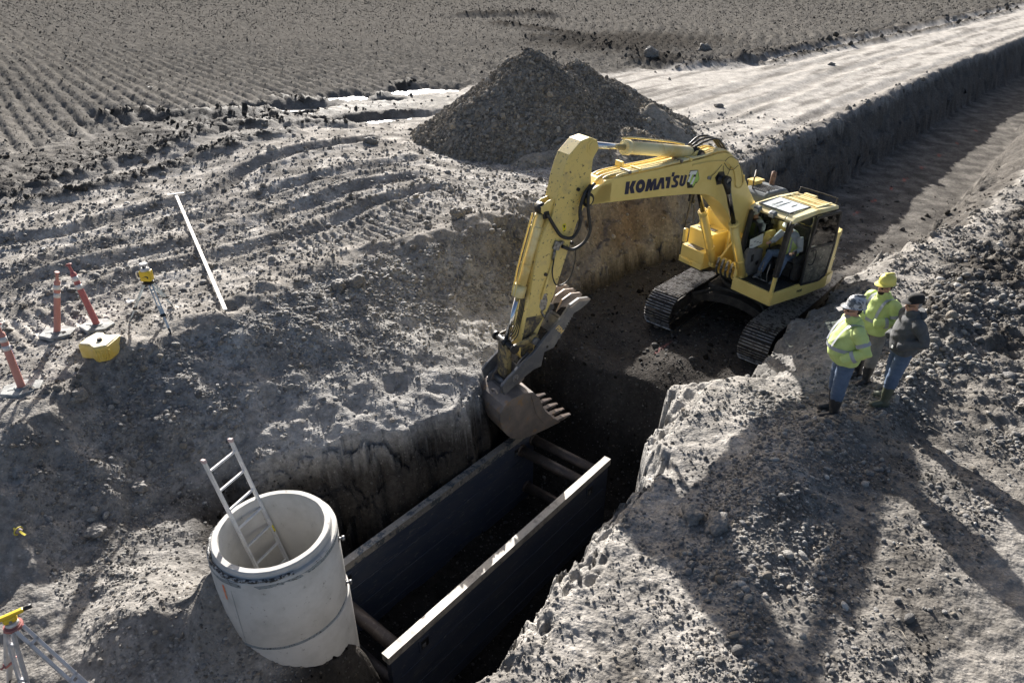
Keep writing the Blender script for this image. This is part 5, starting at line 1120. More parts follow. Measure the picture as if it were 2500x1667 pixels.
# ================================================================ delineator posts
SALM = mat('faded_orange_plastic', (.50, .22, .18), .6, col2=(.44, .20, .17), nscale=5, lo=.4, hi=.7, col3=(.30, .13, .11), n3=18, lo3=.66, hi3=.72)
SALM2 = mat('dirty_red_plastic', (.38, .11, .11), .5, col2=(.14, .05, .045), nscale=4, lo=.50, hi=.66, stretch=(1, 1, .7))
REFL = mat('white_reflective_band', (.62, .62, .62), .4, col2=(.50, .50, .50), nscale=14)
RBASE = mat('grey_rubber_base', (.36, .37, .36), .75, col2=(.17, .175, .17), nscale=5, bump=.2)
INK = mat('purple_marker', (.10, .07, .22), .6)
def delineator(loc, top, label, m, yaw, h=1.13, marks=None):
    loc = (loc[0], loc[1], loc[2] + .03); base = empty('delineator_post', loc); base.rotation_euler = (0, 0, yaw); tag(base, label, 'traffic delineator', 'delineator posts beside the dig')
    d = Vector(top) - Vector(loc); d.normalize(); Mr = d.to_track_quat('Z', 'Y').to_matrix(); Mr = Matrix.Rotation(-yaw, 3, 'Z') @ Mr
    b = MB(); oct_ = [(.30 * math.cos(math.radians(60 * k + 30)) * (1.05), .26 * math.sin(math.radians(60 * k + 30))) for k in range(6)]
    b.prism(oct_, -.03, .045, 'xy', bev=.012); b.tube([(0, 0, .04), (0, 0, .062)], [.12, .085], 20); b.build('base', RBASE, base)
    b = MB()
    for sx in (-1, 1): b.box((sx * .14, -.05, .0455), (.085, .018, .006), bev=.002)
    b.build('grip_slot', DBLACK, base)
    X4 = Matrix.Translation((0, 0, .05)) @ Mr.to_4x4()
    b = MB(); b.tube([(0, 0, 0), (0, 0, .03), (0, 0, h * .80), (0, 0, h * .86), (0, 0, h * .875), (0, 0, h * .90), (0, 0, h * .97), (0, 0, h)], [.060, .056, .050, .050, .030, .026, .022, .022], 20); b.tube([(0, 0, h * .985), (0, 0, h * 1.0), (0, 0, h * 1.02)], [.022, .042, .036], 14); b.tube([(-.05, 0, h * 1.0), (.05, 0, h * 1.0)], .016, 8)
    po = b.build('post', m, base, X4)
    for z0 in (.60, .735):
        b = MB(); b.tube([(0, 0, h * z0), (0, 0, h * (z0 + .075))], .0535, 20, caps=True); b.build('reflective_band', REFL, po, X4)
    if marks: marks(po, X4, h)
    return base
def m_purple(po, X4, h):
    b = MB(); r_ = random.Random(4)
    for k in range(13):
        z = .16 + k * .037; a = math.radians(215 + r_.uniform(-6, 6)) ; 
        for q in range(2): b.box((.0525 * math.cos(a + q * .35), .0525 * math.sin(a + q * .35), z + (.008 if (k + q) % 3 == 0 else 0) + .08), (.020, .020, .012 if (k + q) % 2 else .020), Matrix.Rotation(a, 3, 'Z'))
    b.build('marker_writing', INK, po, X4)
    b = MB(); b.box((0, -.056, .235), (.018, .006, .09)); b.build('slot', DBLACK, po, X4); b = MB(); b.box((.012, -.058, .175), (.03, .006, .02)); b.build('chip', REFL, po, X4)
def m_scrawl(po, X4, h):
    b = MB(); b.box((-.01, -.053, h * .56), (.06, .01, .035)); b.tube([(.02 + .020 * math.cos(q), -.0555, h * .49 + .03 * math.sin(q)) for q in [k * math.pi / 6 for k in range(12)]], .004, 5, closed=True); b.build('marker_writing', DBLACK, po, X4)
def gp(x, y, dz=0): return (x, y, gz(x, y) + dz)
delineator(gp(-8.22, 10.85), (-7.93, 10.95, 1.15), 'upright faded orange post on hexagonal base, furthest left behind the yellow jug', SALM, .1, 1.14)
delineator(gp(-7.58, 11.02), (-7.80, 11.15, 1.15), 'darker red leaning post with dirt on its shaft, right behind the yellow jug', SALM2, -.2, 1.14, m_scrawl)
delineator(gp(-7.77, 9.08), (-7.80, 9.15, 1.12), 'salmon post with purple writing at the left edge, nearest the camera', SALM, .35, 1.08, m_purple)

# ================================================================ yellow jug lying by the posts
JUGY = mat('pale_yellow_plastic', (.78, .60, .20), .45, col2=(.70, .48, .08), nscale=2.5, lo=.4, hi=.65, col3=(.42, .33, .26), n3=7, lo3=.62, hi3=.70)  # yellow plastic with blotches and brown marks
JZ = gz(-6.95, 10.0); jg = empty('yellow_jug', (-6.95, 10.0, JZ - .02)); tag(jg, 'chunky pale yellow plastic weight with a black cap on the lip of the dig', 'plastic jug')
jp = [(-.26, -.16), (-.24, .06), (-.16, .28), (-.04, .27), (.02, .20), (.12, .18), (.29, .20), (.29, .02), (.27, -.22), (.10, -.31), (.04, -.27), (-.06, -.18)]
b = MB(); b.prism(jp, 0, .27, 'xy', bev=.035); jb = b.build('body', JUGY, jg)
b = MB(); b.prism([(x * .9, y * .9 - .005) for x, y in jp], .262, .285, 'xy', bev=.012); b.build('top_skin', mat('pale_plastic', (.80, .72, .52), .5, col2=(.76, .64, .36), nscale=4), jb)  # top face paler than the body
b = MB(); b.tube([(.06, -.04, .28), (.06, -.04, .315)], [.042, .040], 16); b.tube([(.06, -.04, .315), (.06, -.04, .325)], .030, 14); b.build('cap', BLACK, jg)
for k in range(6):
    b = MB(); x = .12 + k * .028; b.tube([(.115 + .034 * k, -.30 + .016 * k, .05), (.115 + .034 * k, -.30 + .016 * k, .22)], .010, 8); b.build('rib', JUGY, jb)

# ================================================================ white board lying on the graded strip
WHT = mat('white_rod', (.52, .51, .48), .6, col2=(.40, .39, .36), nscale=7)
R0, R1 = Vector(gp(-9.42, 18.68, .07)), Vector(gp(-5.36, 11.42, .05)); dR = R1 - R0
rod = empty('survey_rod', R1, dR.normalized().to_track_quat('X', 'Z').to_matrix()); tag(rod, 'long white survey board lying across the wheel ruts', 'survey rod')
b = MB(); b.box((-dR.length / 2, 0, .012), (dR.length, .07, .022), bev=.004); b.build('board', WHT, rod)
b = MB(); b.box((-dR.length + .12, .0, .038), (.10, .42, .02), bev=.004); b.build('crosspiece', WHT, rod)

# ================================================================ tripods
TWH = mat('pale_blue_leg', (.50, .56, .60), .4, .2, col2=(.42, .47, .50), nscale=8); TGR = mat('cream_leg', (.52, .49, .45), .5, col2=(.38, .36, .33), nscale=9)
TYE = mat('instrument_yellow', (.72, .50, .03), .4); TRED = mat('red_clamp', (.42, .14, .13), .5, col2=(.28, .12, .11), nscale=12)
def tripod(name, label, feet, head, legm, clampm, headm, rad=.10, legw=(.075, .028)):
    H = Vector(head); t = empty(name, (H.x, H.y, min(f[2] for f in feet))); off = Vector(t.location); tag(t, label, 'tripod')
    b = MB(); b.tube([H - off + Vector((0, 0, -.045)), H - off + Vector((0, 0, -.012))], rad, 22); b.tube([H - off + Vector((0, 0, -.014)), H - off], rad * .82, 22); b.build('head_plate', headm, t)
    for f in feet:
        f = Vector(f) - off; hd = H - off + (Vector((f.x - (H - off).x, f.y - (H - off).y, 0)).normalized() * rad * .75) + Vector((0, 0, -.04))
        d = f - hd; L_ = d.length; d.normalize(); M = d.to_track_quat('X', 'Z').to_matrix(); mid = hd + d * L_ * .62
        b = MB(); s_ = M @ Vector((0, 1, 0))
        for q in (-1, 1): b.box(hd + d * L_ * .31 + s_ * q * legw[0] * .36, (L_ * .62, legw[0] * .28, legw[1]), M, .003)
        b.box(hd + d * L_ * .12, (.03, legw[0], legw[1]), M, .003); b.box(hd + d * L_ * .45, (.03, legw[0], legw[1]), M, .003)
        lg = b.build('leg', legm, t)
        b = MB(); b.box(hd + d * L_ * .72, (L_ * .48, legw[0] * .5, legw[1] * .7), M, .003); b.build('lower_leg', legm, lg)
        b = MB(); b.box(mid, (.055, legw[0] * 1.15, legw[1] * 1.5), M, .006); b.tube([mid - s_ * legw[0] * .9, mid + s_ * legw[0] * .9], .011, 8); b.build('clamp', clampm, lg)
        b = MB(); b.tube([f - d * .12, f - d * .10, f - d * .03, f + d * .05], [.016, .022, .014, .004], 8); b.build('foot', BLACK, lg)
        b = MB(); b.tube([hd + s_ * .045, hd - s_ * .045], .02, 10); b.build('hinge', clampm, lg)
    return t
f3 = [gp(-7.07, 11.18), gp(-6.10, 10.72), gp(-6.53, 11.80)]
HD = Vector((-6.50, 11.16, .98))
tripod('tripod', 'pale tripod on the graded strip carrying the yellow laser level', f3, HD, TWH, BLACK, BLACK)
lz = empty('laser_level', HD); tag(lz, 'yellow and white rotating laser level on top of the pale tripod', 'laser level')
b = MB(); b.box((0, 0, .105), (.19, .15, .20), bev=.025); lb = b.build('body', TYE, lz)
b = MB(); b.prism([(-.055, .085), (.02, .12), (.06, .11), (.065, .075), (.04, .065), (.035, .09), (.01, .10)], -.0785, -.0755); b.build('emblem', DBLACK, lb)
b = MB(); b.tube([(0, 0, .20), (0, 0, .235), (0, 0, .25)], [.085, .075, .07], 20); b.tube([(0, 0, .31), (0, 0, .335)], [.072, .062], 20)
for k in range(4): a = k * math.pi / 2 + .78; b.tube([(.062 * math.cos(a), .062 * math.sin(a), .245), (.062 * math.cos(a), .062 * math.sin(a), .315)], .009, 6)
b.build('lantern_cage', REFL, lz)
b = MB(); b.tube([(0, 0, .25), (0, 0, .31)], .035, 16); b.build('rotating_head', ALU, lz)
b = MB(); b.tube(smooth_path([(-.09, 0, .16), (-.15, 0, .17), (-.175, 0, .14), (-.175, 0, .06), (-.15, 0, .035), (-.09, 0, .04)]), .012, 8); b.build('handle', REFL, lz)
b = MB(); b.tube([(0, 0, -.0), (0, 0, .012)], .07, 16); b.build('mount', BLACK, lz)
H2 = ray_pt(30, 1522, .22)
f2 = [tuple(ray_pt(95, 1790, -1.15)), tuple(ray_pt(330, 1790, -1.15)), gp(-5.75, 4.9)]
tripod('tripod', 'silver tripod with red clamps in the bottom left corner', f2, H2, mat('silver_leg', (.50, .50, .52), .4, .25, col2=(.42, .42, .43), nscale=8), TRED, TRED, .085, (.105, .035))
tl = empty('survey_level', H2 + Vector((0, 0, .0))); tl.rotation_euler = (0, 0, math.radians(38)); tag(tl, 'small yellow sighting instrument with black eyepiece on the red and silver tripod', 'survey level')
b = MB(); b.tube([(0, 0, 0), (0, 0, .035)], [.062, .055], 20); b.build('levelling_base', REFL, tl)
b = MB(); b.box((0, 0, .07), (.12, .075, .065), bev=.018); b.box((.02, 0, .115), (.22, .05, .04), bev=.012); b.build('body', TYE, tl)
b = MB(); b.tube([(.13, 0, .115), (.20, 0, .118)], [.02, .026], 12); b.tube([(-.09, 0, .115), (-.15, 0, .112)], [.028, .02], 12); b.build('eyepiece', BLACK, tl)
b = MB(); b.tube([(.0, -.05, .06), (0, .05, .06)], .014, 8); b.build('focus_knob', ALU, tl)

# ================================================================ small things on the ground
tr_ = empty('flagged_stone', gp(-6.66, 6.78, .03)); tag(tr_, 'pinkish stone tied with yellow flagging tape on the near left bench', 'marked stone')
me = stone_mesh('stone', 77, 3, .2, .75); me.materials.append(mat('pinkish_stone', (.34, .27, .25), .7, col2=(.28, .23, .22), nscale=20)); o = bpy.data.objects.new('stone', me); COL.objects.link(o); o.parent = tr_; o.scale = (.055, .055, .055)
TAPE = mat('yellow_tape', (.68, .56, .05), .5)
b = MB(); b.tube([(.056 * math.cos(a) * .3, .058 * math.cos(a), .048 * math.sin(a)) for a in [k * math.pi / 8 for k in range(16)]], .008, 6, closed=True)
for pts, w in (([(.04, -.02, .02), (.08, -.04, .0), (.13, -.06, -.015)], .028), ([(-.04, .0, .02), (-.08, .04, .02), (-.10, .02, -.01), (-.13, .03, -.02)], .022)):
    P = smooth_path(pts, 5)
    for p, q in zip(P[:-1], P[1:]): d = q - p; b.box((p + q) / 2, (d.length * 1.1, w, .003), d.to_track_quat('X', 'Z').to_matrix())
b.build('tape_tail', TAPE, tr_)
SCR = mat('white_paper', (.62, .62, .60), .7)
for (x, y, s_, lab) in ((-8.9, 17.0, .10, 'crumpled white scrap on the graded strip behind the tripod'), (-7.45, 12.0, .14, 'torn white scrap between the red post and the tripod'), (-10.9, 14.9, .08, 'small white scrap at the left of the graded strip'), (-17.5, 34.8, .22, 'pale square scrap out in the ploughed field')):
    z = gz(x, y); b = MB(); r_ = random.Random(int(abs(x) * 100)); V = []
    for i in range(4):
        for j in range(4): V.append(((i - 1.5) * .33 * s_ + r_.uniform(-.1, .1) * s_, (j - 1.5) * .33 * s_ + r_.uniform(-.1, .1) * s_, .02 + r_.uniform(0, .35) * s_))
    b._new(V, [(i * 4 + j, (i + 1) * 4 + j, (i + 1) * 4 + j + 1, i * 4 + j + 1) for i in range(3) for j in range(3)]); o = b.build('paper_scrap', SCR); o.location = (x, y, z + .01); tag(o, lab, 'litter', 'bits of white litter')
TWG = mat('dry_twig', (.34, .30, .24), .8)
for x, y, a, L_, lab in ((6.25, 8.15, 2.3, .42, 'thin pale straw on the ground right of the green boots'), (2.55, 6.9, .5, .22, 'curled dry root lying on the gravel berm'), (3.95, 4.55, 2.0, .25, 'short pale straw near the bottom right shadow')):
    z = gz(x, y); b = MB(); b.tube(smooth_path([(-L_ / 2, 0, .035), (-L_ / 6, .02, .055), (L_ / 5, -.015, .05), (L_ / 2, .02, .04)]), .004, 6); o = b.build('twig', TWG); o.location = (x, y, z); o.rotation_euler = (0, 0, a); tag(o, lab, 'twig', 'loose straws and roots')
# ================================================================ people
SKIN = mat('skin', (.50, .28, .19), .5, col2=(.44, .23, .16), nscale=14)
HIVIS = mat('hivis_yellow', (.60, .72, .26), .75, col2=(.53, .64, .21), nscale=6, bump=.25, bscale=26)
REFT = mat('reflective_tape', (.34, .36, .40), .4, col2=(.42, .44, .47), nscale=12)
DENIM = mat('blue_denim', (.075, .115, .19), .85, col2=(.115, .16, .24), nscale=7, lo=.4, hi=.62, bump=.3, bscale=60, col3=(.20, .23, .28), n3=9, lo3=.64, hi3=.74)
DENIM2 = mat('dusty_grey_trousers', (.22, .205, .185), .85, col2=(.28, .26, .23), nscale=7, bump=.25, bscale=40)
HOOD = mat('charcoal_hoodie', (.085, .088, .092), .9, col2=(.11, .112, .115), nscale=9, bump=.3, bscale=60)
BOOTB = mat('black_rubber_boot', (.028, .028, .030), .5, col2=(.09, .085, .078), nscale=9, lo=.52, hi=.7)
BOOTG = mat('olive_rubber_boot', (.085, .095, .065), .45, col2=(.14, .14, .11), nscale=8, lo=.5, hi=.7)
CAMO = mat('camo_hard_hat', (.50, .51, .52), .35, col2=(.13, .14, .15), nscale=14, lo=.50, hi=.54, col3=(.03, .03, .035), n3=22, lo3=.58, hi3=.60)
YHAT = mat('yellow_hard_hat', (.74, .68, .18), .35, col2=(.66, .58, .12), nscale=6)
WHAT = mat('white_hard_hat', (.70, .70, .68), .35); BCAP = mat('black_cap', (.014, .014, .015), .85); HAIR = mat('dark_hair', (.025, .018, .013), .8); VIEW = mat('grey_visor', (.22, .21, .20), .6)
GRHAIR = mat('grey_beard', (.30, .28, .26), .85)
SHIRT = mat('pale_blue_shirt', (.34, .38, .43), .85, col2=(.42, .45, .48), nscale=7, bump=.25, bscale=40)
def loft(b, pts, rad, side=(0, 1, 0), n=16, power=1.0):
    """closed elliptical loft; rad = [(along side, across side)]"""
    P = [Vector(p) for p in pts]; rings = []; s0 = Vector(side).normalized()
    for i, p in enumerate(P):
        d = (P[min(i + 1, len(P) - 1)] - P[max(i - 1, 0)]).normalized(); u = (s0 - d * s0.dot(d))
        if u.length < .05: u = d.orthogonal()
        u.normalize(); v = d.cross(u).normalized(); a_, c_ = rad[i]
        rings.append([b.b.verts.new(p + u * a_ * math.cos(q) + v * c_ * math.sin(q)) for q in [2 * math.pi * k / n for k in range(n)]])
    for A, B in zip(rings[:-1], rings[1:]):
        for k in range(n): b.b.faces.new([A[k], A[(k + 1) % n], B[(k + 1) % n], B[k]])
    b.b.faces.new(rings[0][::-1]); b.b.faces.new(rings[-1]); return b
def blob(b, c, r, sub=3, M=None):
    t = bmesh.new(); bmesh.ops.create_icosphere(t, subdivisions=sub, radius=1); bmesh.ops.scale(t, vec=r, verts=t.verts)
    T = Matrix.Translation(c)
    if M is not None: T = T @ M.to_4x4()
    bmesh.ops.transform(t, matrix=T, verts=t.verts); b.join(t); return b
def fuse(b, name, m, parent, vox=.013, fold=0.0, fs=7.0, sm=3, zs=1.0, seed=0):
    """overlapping closed lofts become one continuous smooth skin, with cloth folds"""
    bmesh.ops.recalc_face_normals(b.b, faces=b.b.faces)
    me = bpy.data.meshes.new(name); b.b.to_mesh(me); b.b.free(); o = bpy.data.objects.new(name, me); COL.objects.link(o)
    r = o.modifiers.new('r', 'REMESH'); r.mode = 'VOXEL'; r.voxel_size = vox; s = o.modifiers.new('s', 'SMOOTH'); s.factor = .5; s.iterations = sm
    dg = bpy.context.evaluated_depsgraph_get(); dg.update(); m2 = bpy.data.meshes.new_from_object(o.evaluated_get(dg)); o.modifiers.clear(); o.data = m2; bpy.data.meshes.remove(me); m2.name = name
    if fold:
        n = len(m2.vertices); c = np.empty(n * 3, np.float32); m2.vertices.foreach_get('co', c); c = c.reshape(-1, 3); nm = np.empty(n * 3, np.float32); m2.vertices.foreach_get('normal', nm); nm = nm.reshape(-1, 3)
        a = (1 - 2 * np.abs(pn(c[:, 0] * fs * .6 + c[:, 2] * fs * zs, c[:, 1] * fs * .6 - c[:, 2] * fs * .35, 700 + seed))) * .6 + pn(c[:, 0] * fs * 1.9 + 5, c[:, 2] * fs * 1.9 * zs + c[:, 1] * fs, 710 + seed) * .4
        c = c + nm * (a * fold)[:, None]; m2.vertices.foreach_set('co', c.ravel().astype(np.float32)); m2.update()
    m2.shade_smooth(); m2.materials.clear(); m2.materials.append(m); o.parent = parent; return o
def head(b, h, s=1.0, turn=0.0, tilt=0.0):
    """a head with nose, brow, chin, ears; h = head centre, facing +x"""
    M = Matrix.Rotation(turn, 3, 'Z') @ Matrix.Rotation(tilt, 3, 'Y'); h = Vector(h); P = lambda x, y, z: h + M @ (Vector((x, y, z)) * s)
    blob(b, P(-.008, 0, .028), (.098 * s, .078 * s, .092 * s), 3, M); blob(b, P(.022, 0, -.045), (.070 * s, .060 * s, .072 * s), 3, M); blob(b, P(.052, 0, -.088), (.034 * s, .036 * s, .026 * s), 2, M)
    blob(b, P(.098, 0, -.022), (.020 * s, .013 * s, .024 * s), 2, M); blob(b, P(.080, 0, .012), (.022 * s, .052 * s, .012 * s), 2, M); blob(b, P(.083, 0, -.060), (.012 * s, .024 * s, .009 * s), 2, M)
    for q in (-1, 1): blob(b, P(-.005, q * .080, -.015), (.020 * s, .010 * s, .030 * s), 2, M)
    return M, P
def hat_shell(parent, h, M, m, kind='hard', s=1.0):
    X = Matrix.Translation(Vector(h)) @ M.to_4x4() @ Matrix.Translation((-.012, 0, .012)) @ Matrix.Rotation(-.10, 4, 'Y'); b = MB(); n = 28; rings = []
    if kind == 'hard': prof = [(1.0, .040), (.985, .075), (.93, .11), (.80, .145), (.58, .168), (.30, .180), (.04, .183)]; rx, ry = .128, .108
    else: prof = [(1.0, .035), (.99, .075), (.92, .108), (.74, .130), (.45, .142), (.05, .146)]; rx, ry = .112, .094
    for f, z in prof: rings.append([b.b.verts.new((rx * f * math.cos(a) * s - .008, ry * f * math.sin(a) * s, z * s)) for a in [2 * math.pi * k / n for k in range(n)]])
    for A, B in zip(rings[:-1], rings[1:]):
        for k in range(n): q = b.b.faces.new([A[k], A[(k + 1) % n], B[(k + 1) % n], B[k]]); q.smooth = True
    b.b.faces.new(rings[-1])
    if kind == 'hard': b.prism([(-.03, z) for z in ()] or [(-.11, .178), (-.06, .192), (.02, .196), (.07, .184), (.05, .170), (-.09, .165)], -.012, .012, bev=.004)
    hat = b.build('hard_hat' if kind == 'hard' else 'cap', m, parent, X)
    b = MB(); V = []; F = []
    def brim(fr, wf, dz):
        o_ = [];
        for k in range(n + 1):
            a = -math.pi + 2 * math.pi * k / n; w = wf(a); o_.append((rx * math.cos(a) * s - .008, ry * math.sin(a) * s, .042 * s, (rx + w) * math.cos(a) * s - .008, (ry + w * .75) * math.sin(a) * s, (.036 - dz * w) * s))
        for k in range(n):
            A, B = o_[k], o_[k + 1]
            for t_ in (0, -.005):
                i0 = len(V); V.extend([(A[0], A[1], A[2] + t_), (A[3], A[4], A[5] + t_), (B[3], B[4], B[5] + t_), (B[0], B[1], B[2] + t_)]); F.append((i0, i0 + 1, i0 + 2, i0 + 3))
    if kind == 'hard': brim(1, lambda a: .012 + .050 * max(0, math.cos(a)) ** 2.0, .25)
    else: brim(1, lambda a: .0005 + .078 * max(0, math.cos(a)) ** 2.4, .25)
    b._new(V, F, True); b.build('brim' if kind == 'hard' else 'visor', m, hat, X)
    return hat
def standing(loc, yaw, label, kit, H_=1.0, lean=0.0, turn=0.0, tilt=.15, stance=.11, foot_f=(.02, -.04), bulk=1.0):
    root = empty('person', loc); root.rotation_euler = (0, lean, yaw); root.scale = (H_,) * 3
    tag(root, label, 'person', 'workers watching the dig')
    K = bulk; hz = 1.60; hc = (.05, 0, 1.615)
    # one continuous body under the clothes
    b = MB(); M, P = head(b, hc, 1.0, turn, tilt)
    loft(b, [(.0, 0, 1.40), (.02, 0, 1.50), (.035, 0, 1.56)], [(.075, .07), (.06, .062), (.058, .06)])
    loft(b, [(0, 0, .85), (0, 0, 1.0), (0, 0, 1.2), (0, 0, 1.38), (0, 0, 1.44)], [(.15, .10), (.15, .11), (.16, .11), (.17, .10), (.08, .07)])
    legs = []
    for q, ff in ((1, foot_f[0]), (-1, foot_f[1])):
        hip, kn, an = Vector((0, q * .09, .90)), Vector((.02 + ff * .6, q * (.09 + stance * .3), .49)), Vector((ff, q * (stance), .09)); legs.append((q, hip, kn, an))
        loft(b, [hip, kn, an], [(.08, .08), (.055, .055), (.04, .04)])
    arms = []
    for q in (1, -1):
        sh, el, wr = Vector((0, q * .185 * K, 1.40)), Vector(kit['elbow']), Vector(kit['wrist']); el.y *= q; wr.y *= q
        loft(b, [sh, el, wr], [(.045, .045), (.04, .04), (.028, .028)]); arms.append((q, sh, el, wr))
        if kit.get('hands'): blob(b, wr + Vector((.03, -q * .03, -.01)), (.045, .03, .025))
    fuse(b, 'body', SKIN, root, .009, sm=2)
    # jacket
    b = MB(); bl = kit.get('belly', 0)
    loft(b, [(0, 0, .86), (0, 0, .90), (.01 + bl * .3, 0, 1.0), (.02 + bl * .5, 0, 1.10), (.015 + bl * .2, 0, 1.25), (0, 0, 1.36), (-.005, 0, 1.43), (.01, 0, 1.475)], [(.185 * K, .145 * K), (.195 * K, .155 * K), (.20 * K, .165 * K + bl), (.20 * K, .165 * K + bl), (.20 * K, .155 * K), (.195 * K, .135), (.135, .105), (.095, .085)], n=20)
    for q, sh, el, wr in arms:
        m1 = sh * .5 + el * .5; m2 = el * .5 + wr * .5
        loft(b, [sh + Vector((0, -q * .05, .0)), sh + Vector((0, q * .01, -.03)), m1, el, m2, wr], [(.075, .08), (.085, .09), (.082, .082), (.076, .076), (.070, .070), (.058, .058)], side=(1, 0, 0))
    jk = fuse(b, kit.get('jname', 'jacket'), kit['jacket'], root, .013, fold=.018, fs=7, sm=3, zs=.8, seed=kit.get('seed', 0))
    b = MB()
    for k in range(24):
        pass
    loft(b, [(.02, 0, 1.44), (.025, 0, 1.50), (.02, 0, 1.535)], [(.10, .095), (.098, .095), (.085, .085)], n=18); fuse(b, 'collar', kit['jacket'], jk, .011, sm=2)
    if kit.get('hood'):
        b = MB(); loft(b, [(-.06, 0, 1.40), (-.095, 0, 1.47), (-.08, 0, 1.53)], [(.13, .05), (.14, .06), (.10, .05)], n=16); fuse(b, 'hood', kit['jacket'], jk, .012, fold=.006, sm=2)
    if kit.get('bands'):
        def ring(c, a_, c_, h, tiltv=(0, 0, 1), side=(0, 1, 0), nm='reflective_band'):
            b = MB(); c = Vector(c); tv = Vector(tiltv).normalized(); loft(b, [c - tv * h / 2, c, c + tv * h / 2], [(a_, c_)] * 3, side=side, n=30); 
            for f in [f for f in b.b.faces if len(f.verts) > 4]: b.b.faces.remove(f)
            return b.build(nm, REFT, jk)
        o = ring((.02 + bl * .5, 0, 1.10), .20 * K + .012, .165 * K + bl + .012, .05)
        for q, sh, el, wr in arms:
            d1 = (el - sh); c = sh + d1 * .62; ring(c, .091, .091, .05, d1, (1, 0, 0)); d2 = (wr - el); c = el + d2 * .5; ring(c, .081, .081, .045, d2, (1, 0, 0))
        for q in (-1, 1):  # straps over the shoulders
            b = MB(); pth = smooth_path([(.195 * K + bl * .9, q * .10, 1.12), (.175 * K, q * .115, 1.28), (.11, q * .12, 1.415), (.0, q * .12, 1.452), (-.10, q * .12, 1.41), (-.165 * K, q * .11, 1.25), (-.165 * K, q * .09, 1.12)], 5)
            V = []; F = []
            for i, p in enumerate(pth): V.extend([(p.x, p.y - .024, p.z), (p.x, p.y + .024, p.z)])
            for i in range(len(pth) - 1): F.append((2 * i, 2 * i + 1, 2 * i + 3, 2 * i + 2))
            b._new(V, F, True); b.build('reflective_strap', REFT, jk)
    if kit.get('tag'):
        b = MB(); b.box((.215, .10, .985), (.006, .035, .04)); b.build('chest_label', DWHITE, jk)
    # trousers and boots
    b = MB(); loft(b, [(0, 0, .84), (0, 0, .92), (0, 0, 1.0)], [(.165 * K, .13 * K), (.17 * K, .135 * K), (.16 * K, .13 * K)], n=18)
    for q, hip, kn, an in legs:
        m1 = hip * .5 + kn * .5; c2 = kn * .7 + an * .3; c3 = kn * .5 + an * .5
        loft(b, [hip + Vector((0, 0, .02)), m1, kn, c2, c3], [(.105, .11), (.098, .10), (.084, .088), (.082, .088), (.066, .070)])
    fuse(b, 'trousers', kit['trousers'], root, .013, fold=.009, fs=9, sm=2, zs=1.5, seed=3)
    for q, hip, kn, an in legs:
        b = MB(); c2 = kn * .62 + an * .38; c1 = kn * .3 + an * .7
        loft(b, [c2, c1, an + Vector((0, 0, .03)), an + Vector((0, 0, -.02)), an + Vector((.0, 0, -.085))], [(.074, .078), (.070, .074), (.052, .060), (.052, .062), (.050, .062)])
        ax = an + Vector((0, 0, -.055)); loft(b, [ax + Vector((-.075, 0, 0)), ax + Vector((-.04, 0, .015)), ax + Vector((.06, q * .005, .01)), ax + Vector((.14, q * .010, -.002)), ax + Vector((.185, q * .012, -.008)), ax + Vector((.205, q * .012, -.012))], [(.030, .030), (.042, .045), (.044, .042), (.050, .034), (.042, .028), (.018, .016)])
        fuse(b, 'boot', kit['boots'], root, .009, fold=.003, fs=14, sm=2)
        b = MB(); t = [(-.085, -.03), (-.05, -.045), (.02, -.042), (.10, -.052), (.17, -.046), (.208, -.015), (.208, .02), (.17, .05), (.10, .055), (.02, .044), (-.05, .046), (-.085, .03)]
        b.prism([(an.x + x, an.y + y) for x, y in t], an.z - .098, an.z - .078, 'xy', bev=.005); b.build('sole', kit['boots'], root)
    kind, hm = kit['hat']; hat_shell(root, P(0, 0, 0), M, hm, kind)
    if kit.get('visorpeak'):
        b = MB(); b.prism([(.10, .030), (.205, .004), (.207, .008), (.10, .036)], -.05, .05); b.build('cap_peak', VIEW, root, Matrix.Translation(P(0, 0, 0)) @ M.to_4x4())
    X = Matrix.Translation(P(0, 0, 0)) @ M.to_4x4()
    b = MB(); blob(b, (-.045, 0, .0), (.068, .080, .075), 3); fuse(b, 'hair', kit['hair'], root, .009, sm=2).matrix_local = X
    if kit.get('beard'):
        b = MB(); blob(b, (.050, 0, -.082), (.048, .054, .045), 3); fuse(b, 'beard', kit['beard'], root, .008, sm=1).matrix_local = X
    b = MB()
    for q in (-1, 1): b.box((.083, q * .032, .0), (.012, .040, .026), bev=.004); b.box((.045, q * .073, .004), (.085, .004, .008))
    b.build('glasses', BLACK, root, X)
    if kit.get('mouth', True): b = MB(); b.box((.0925, 0, -.061), (.004, .036, .005), bev=.001); b.build('mouth', mat('lip', (.30, .12, .10), .5) if 'lip' not in MATS else MATS['lip'], root, X)
    return root
def on_px(px, py):
    z = 0
    for _ in range(6): q = ray_pt(px, py, z); z = gz(q.x, q.y)
    return (q.x, q.y, z - .012)
YW = lambda dx, dy: math.atan2(dy, dx)
standing(on_px(2030, 1006), YW(-1, .12), 'man in hi-vis jacket, camouflage hard hat and black boots, nearest the trench', dict(jacket=HIVIS, trousers=DENIM, boots=BOOTB, hat=('hard', CAMO), hair=HAIR, beard=GRHAIR, elbow=(-.10, .33, 1.16), wrist=(.14, .25, .99), bands=True, belly=.035, visorpeak=True, seed=1), H_=1.07, turn=.12, tilt=.02, bulk=1.12, lean=.02)
standing(on_px(2100, 925), YW(-1, -.40), 'bearded man in hi-vis jacket and yellow hard hat, behind the other two', dict(jacket=HIVIS, trousers=DENIM2, boots=BOOTB, hat=('hard', YHAT), hair=HAIR, beard=HAIR, elbow=(-.04, .30, 1.14), wrist=(.22, .12, 1.10), bands=True, seed=5), H_=1.04, turn=-.05, tilt=.10, bulk=1.03)
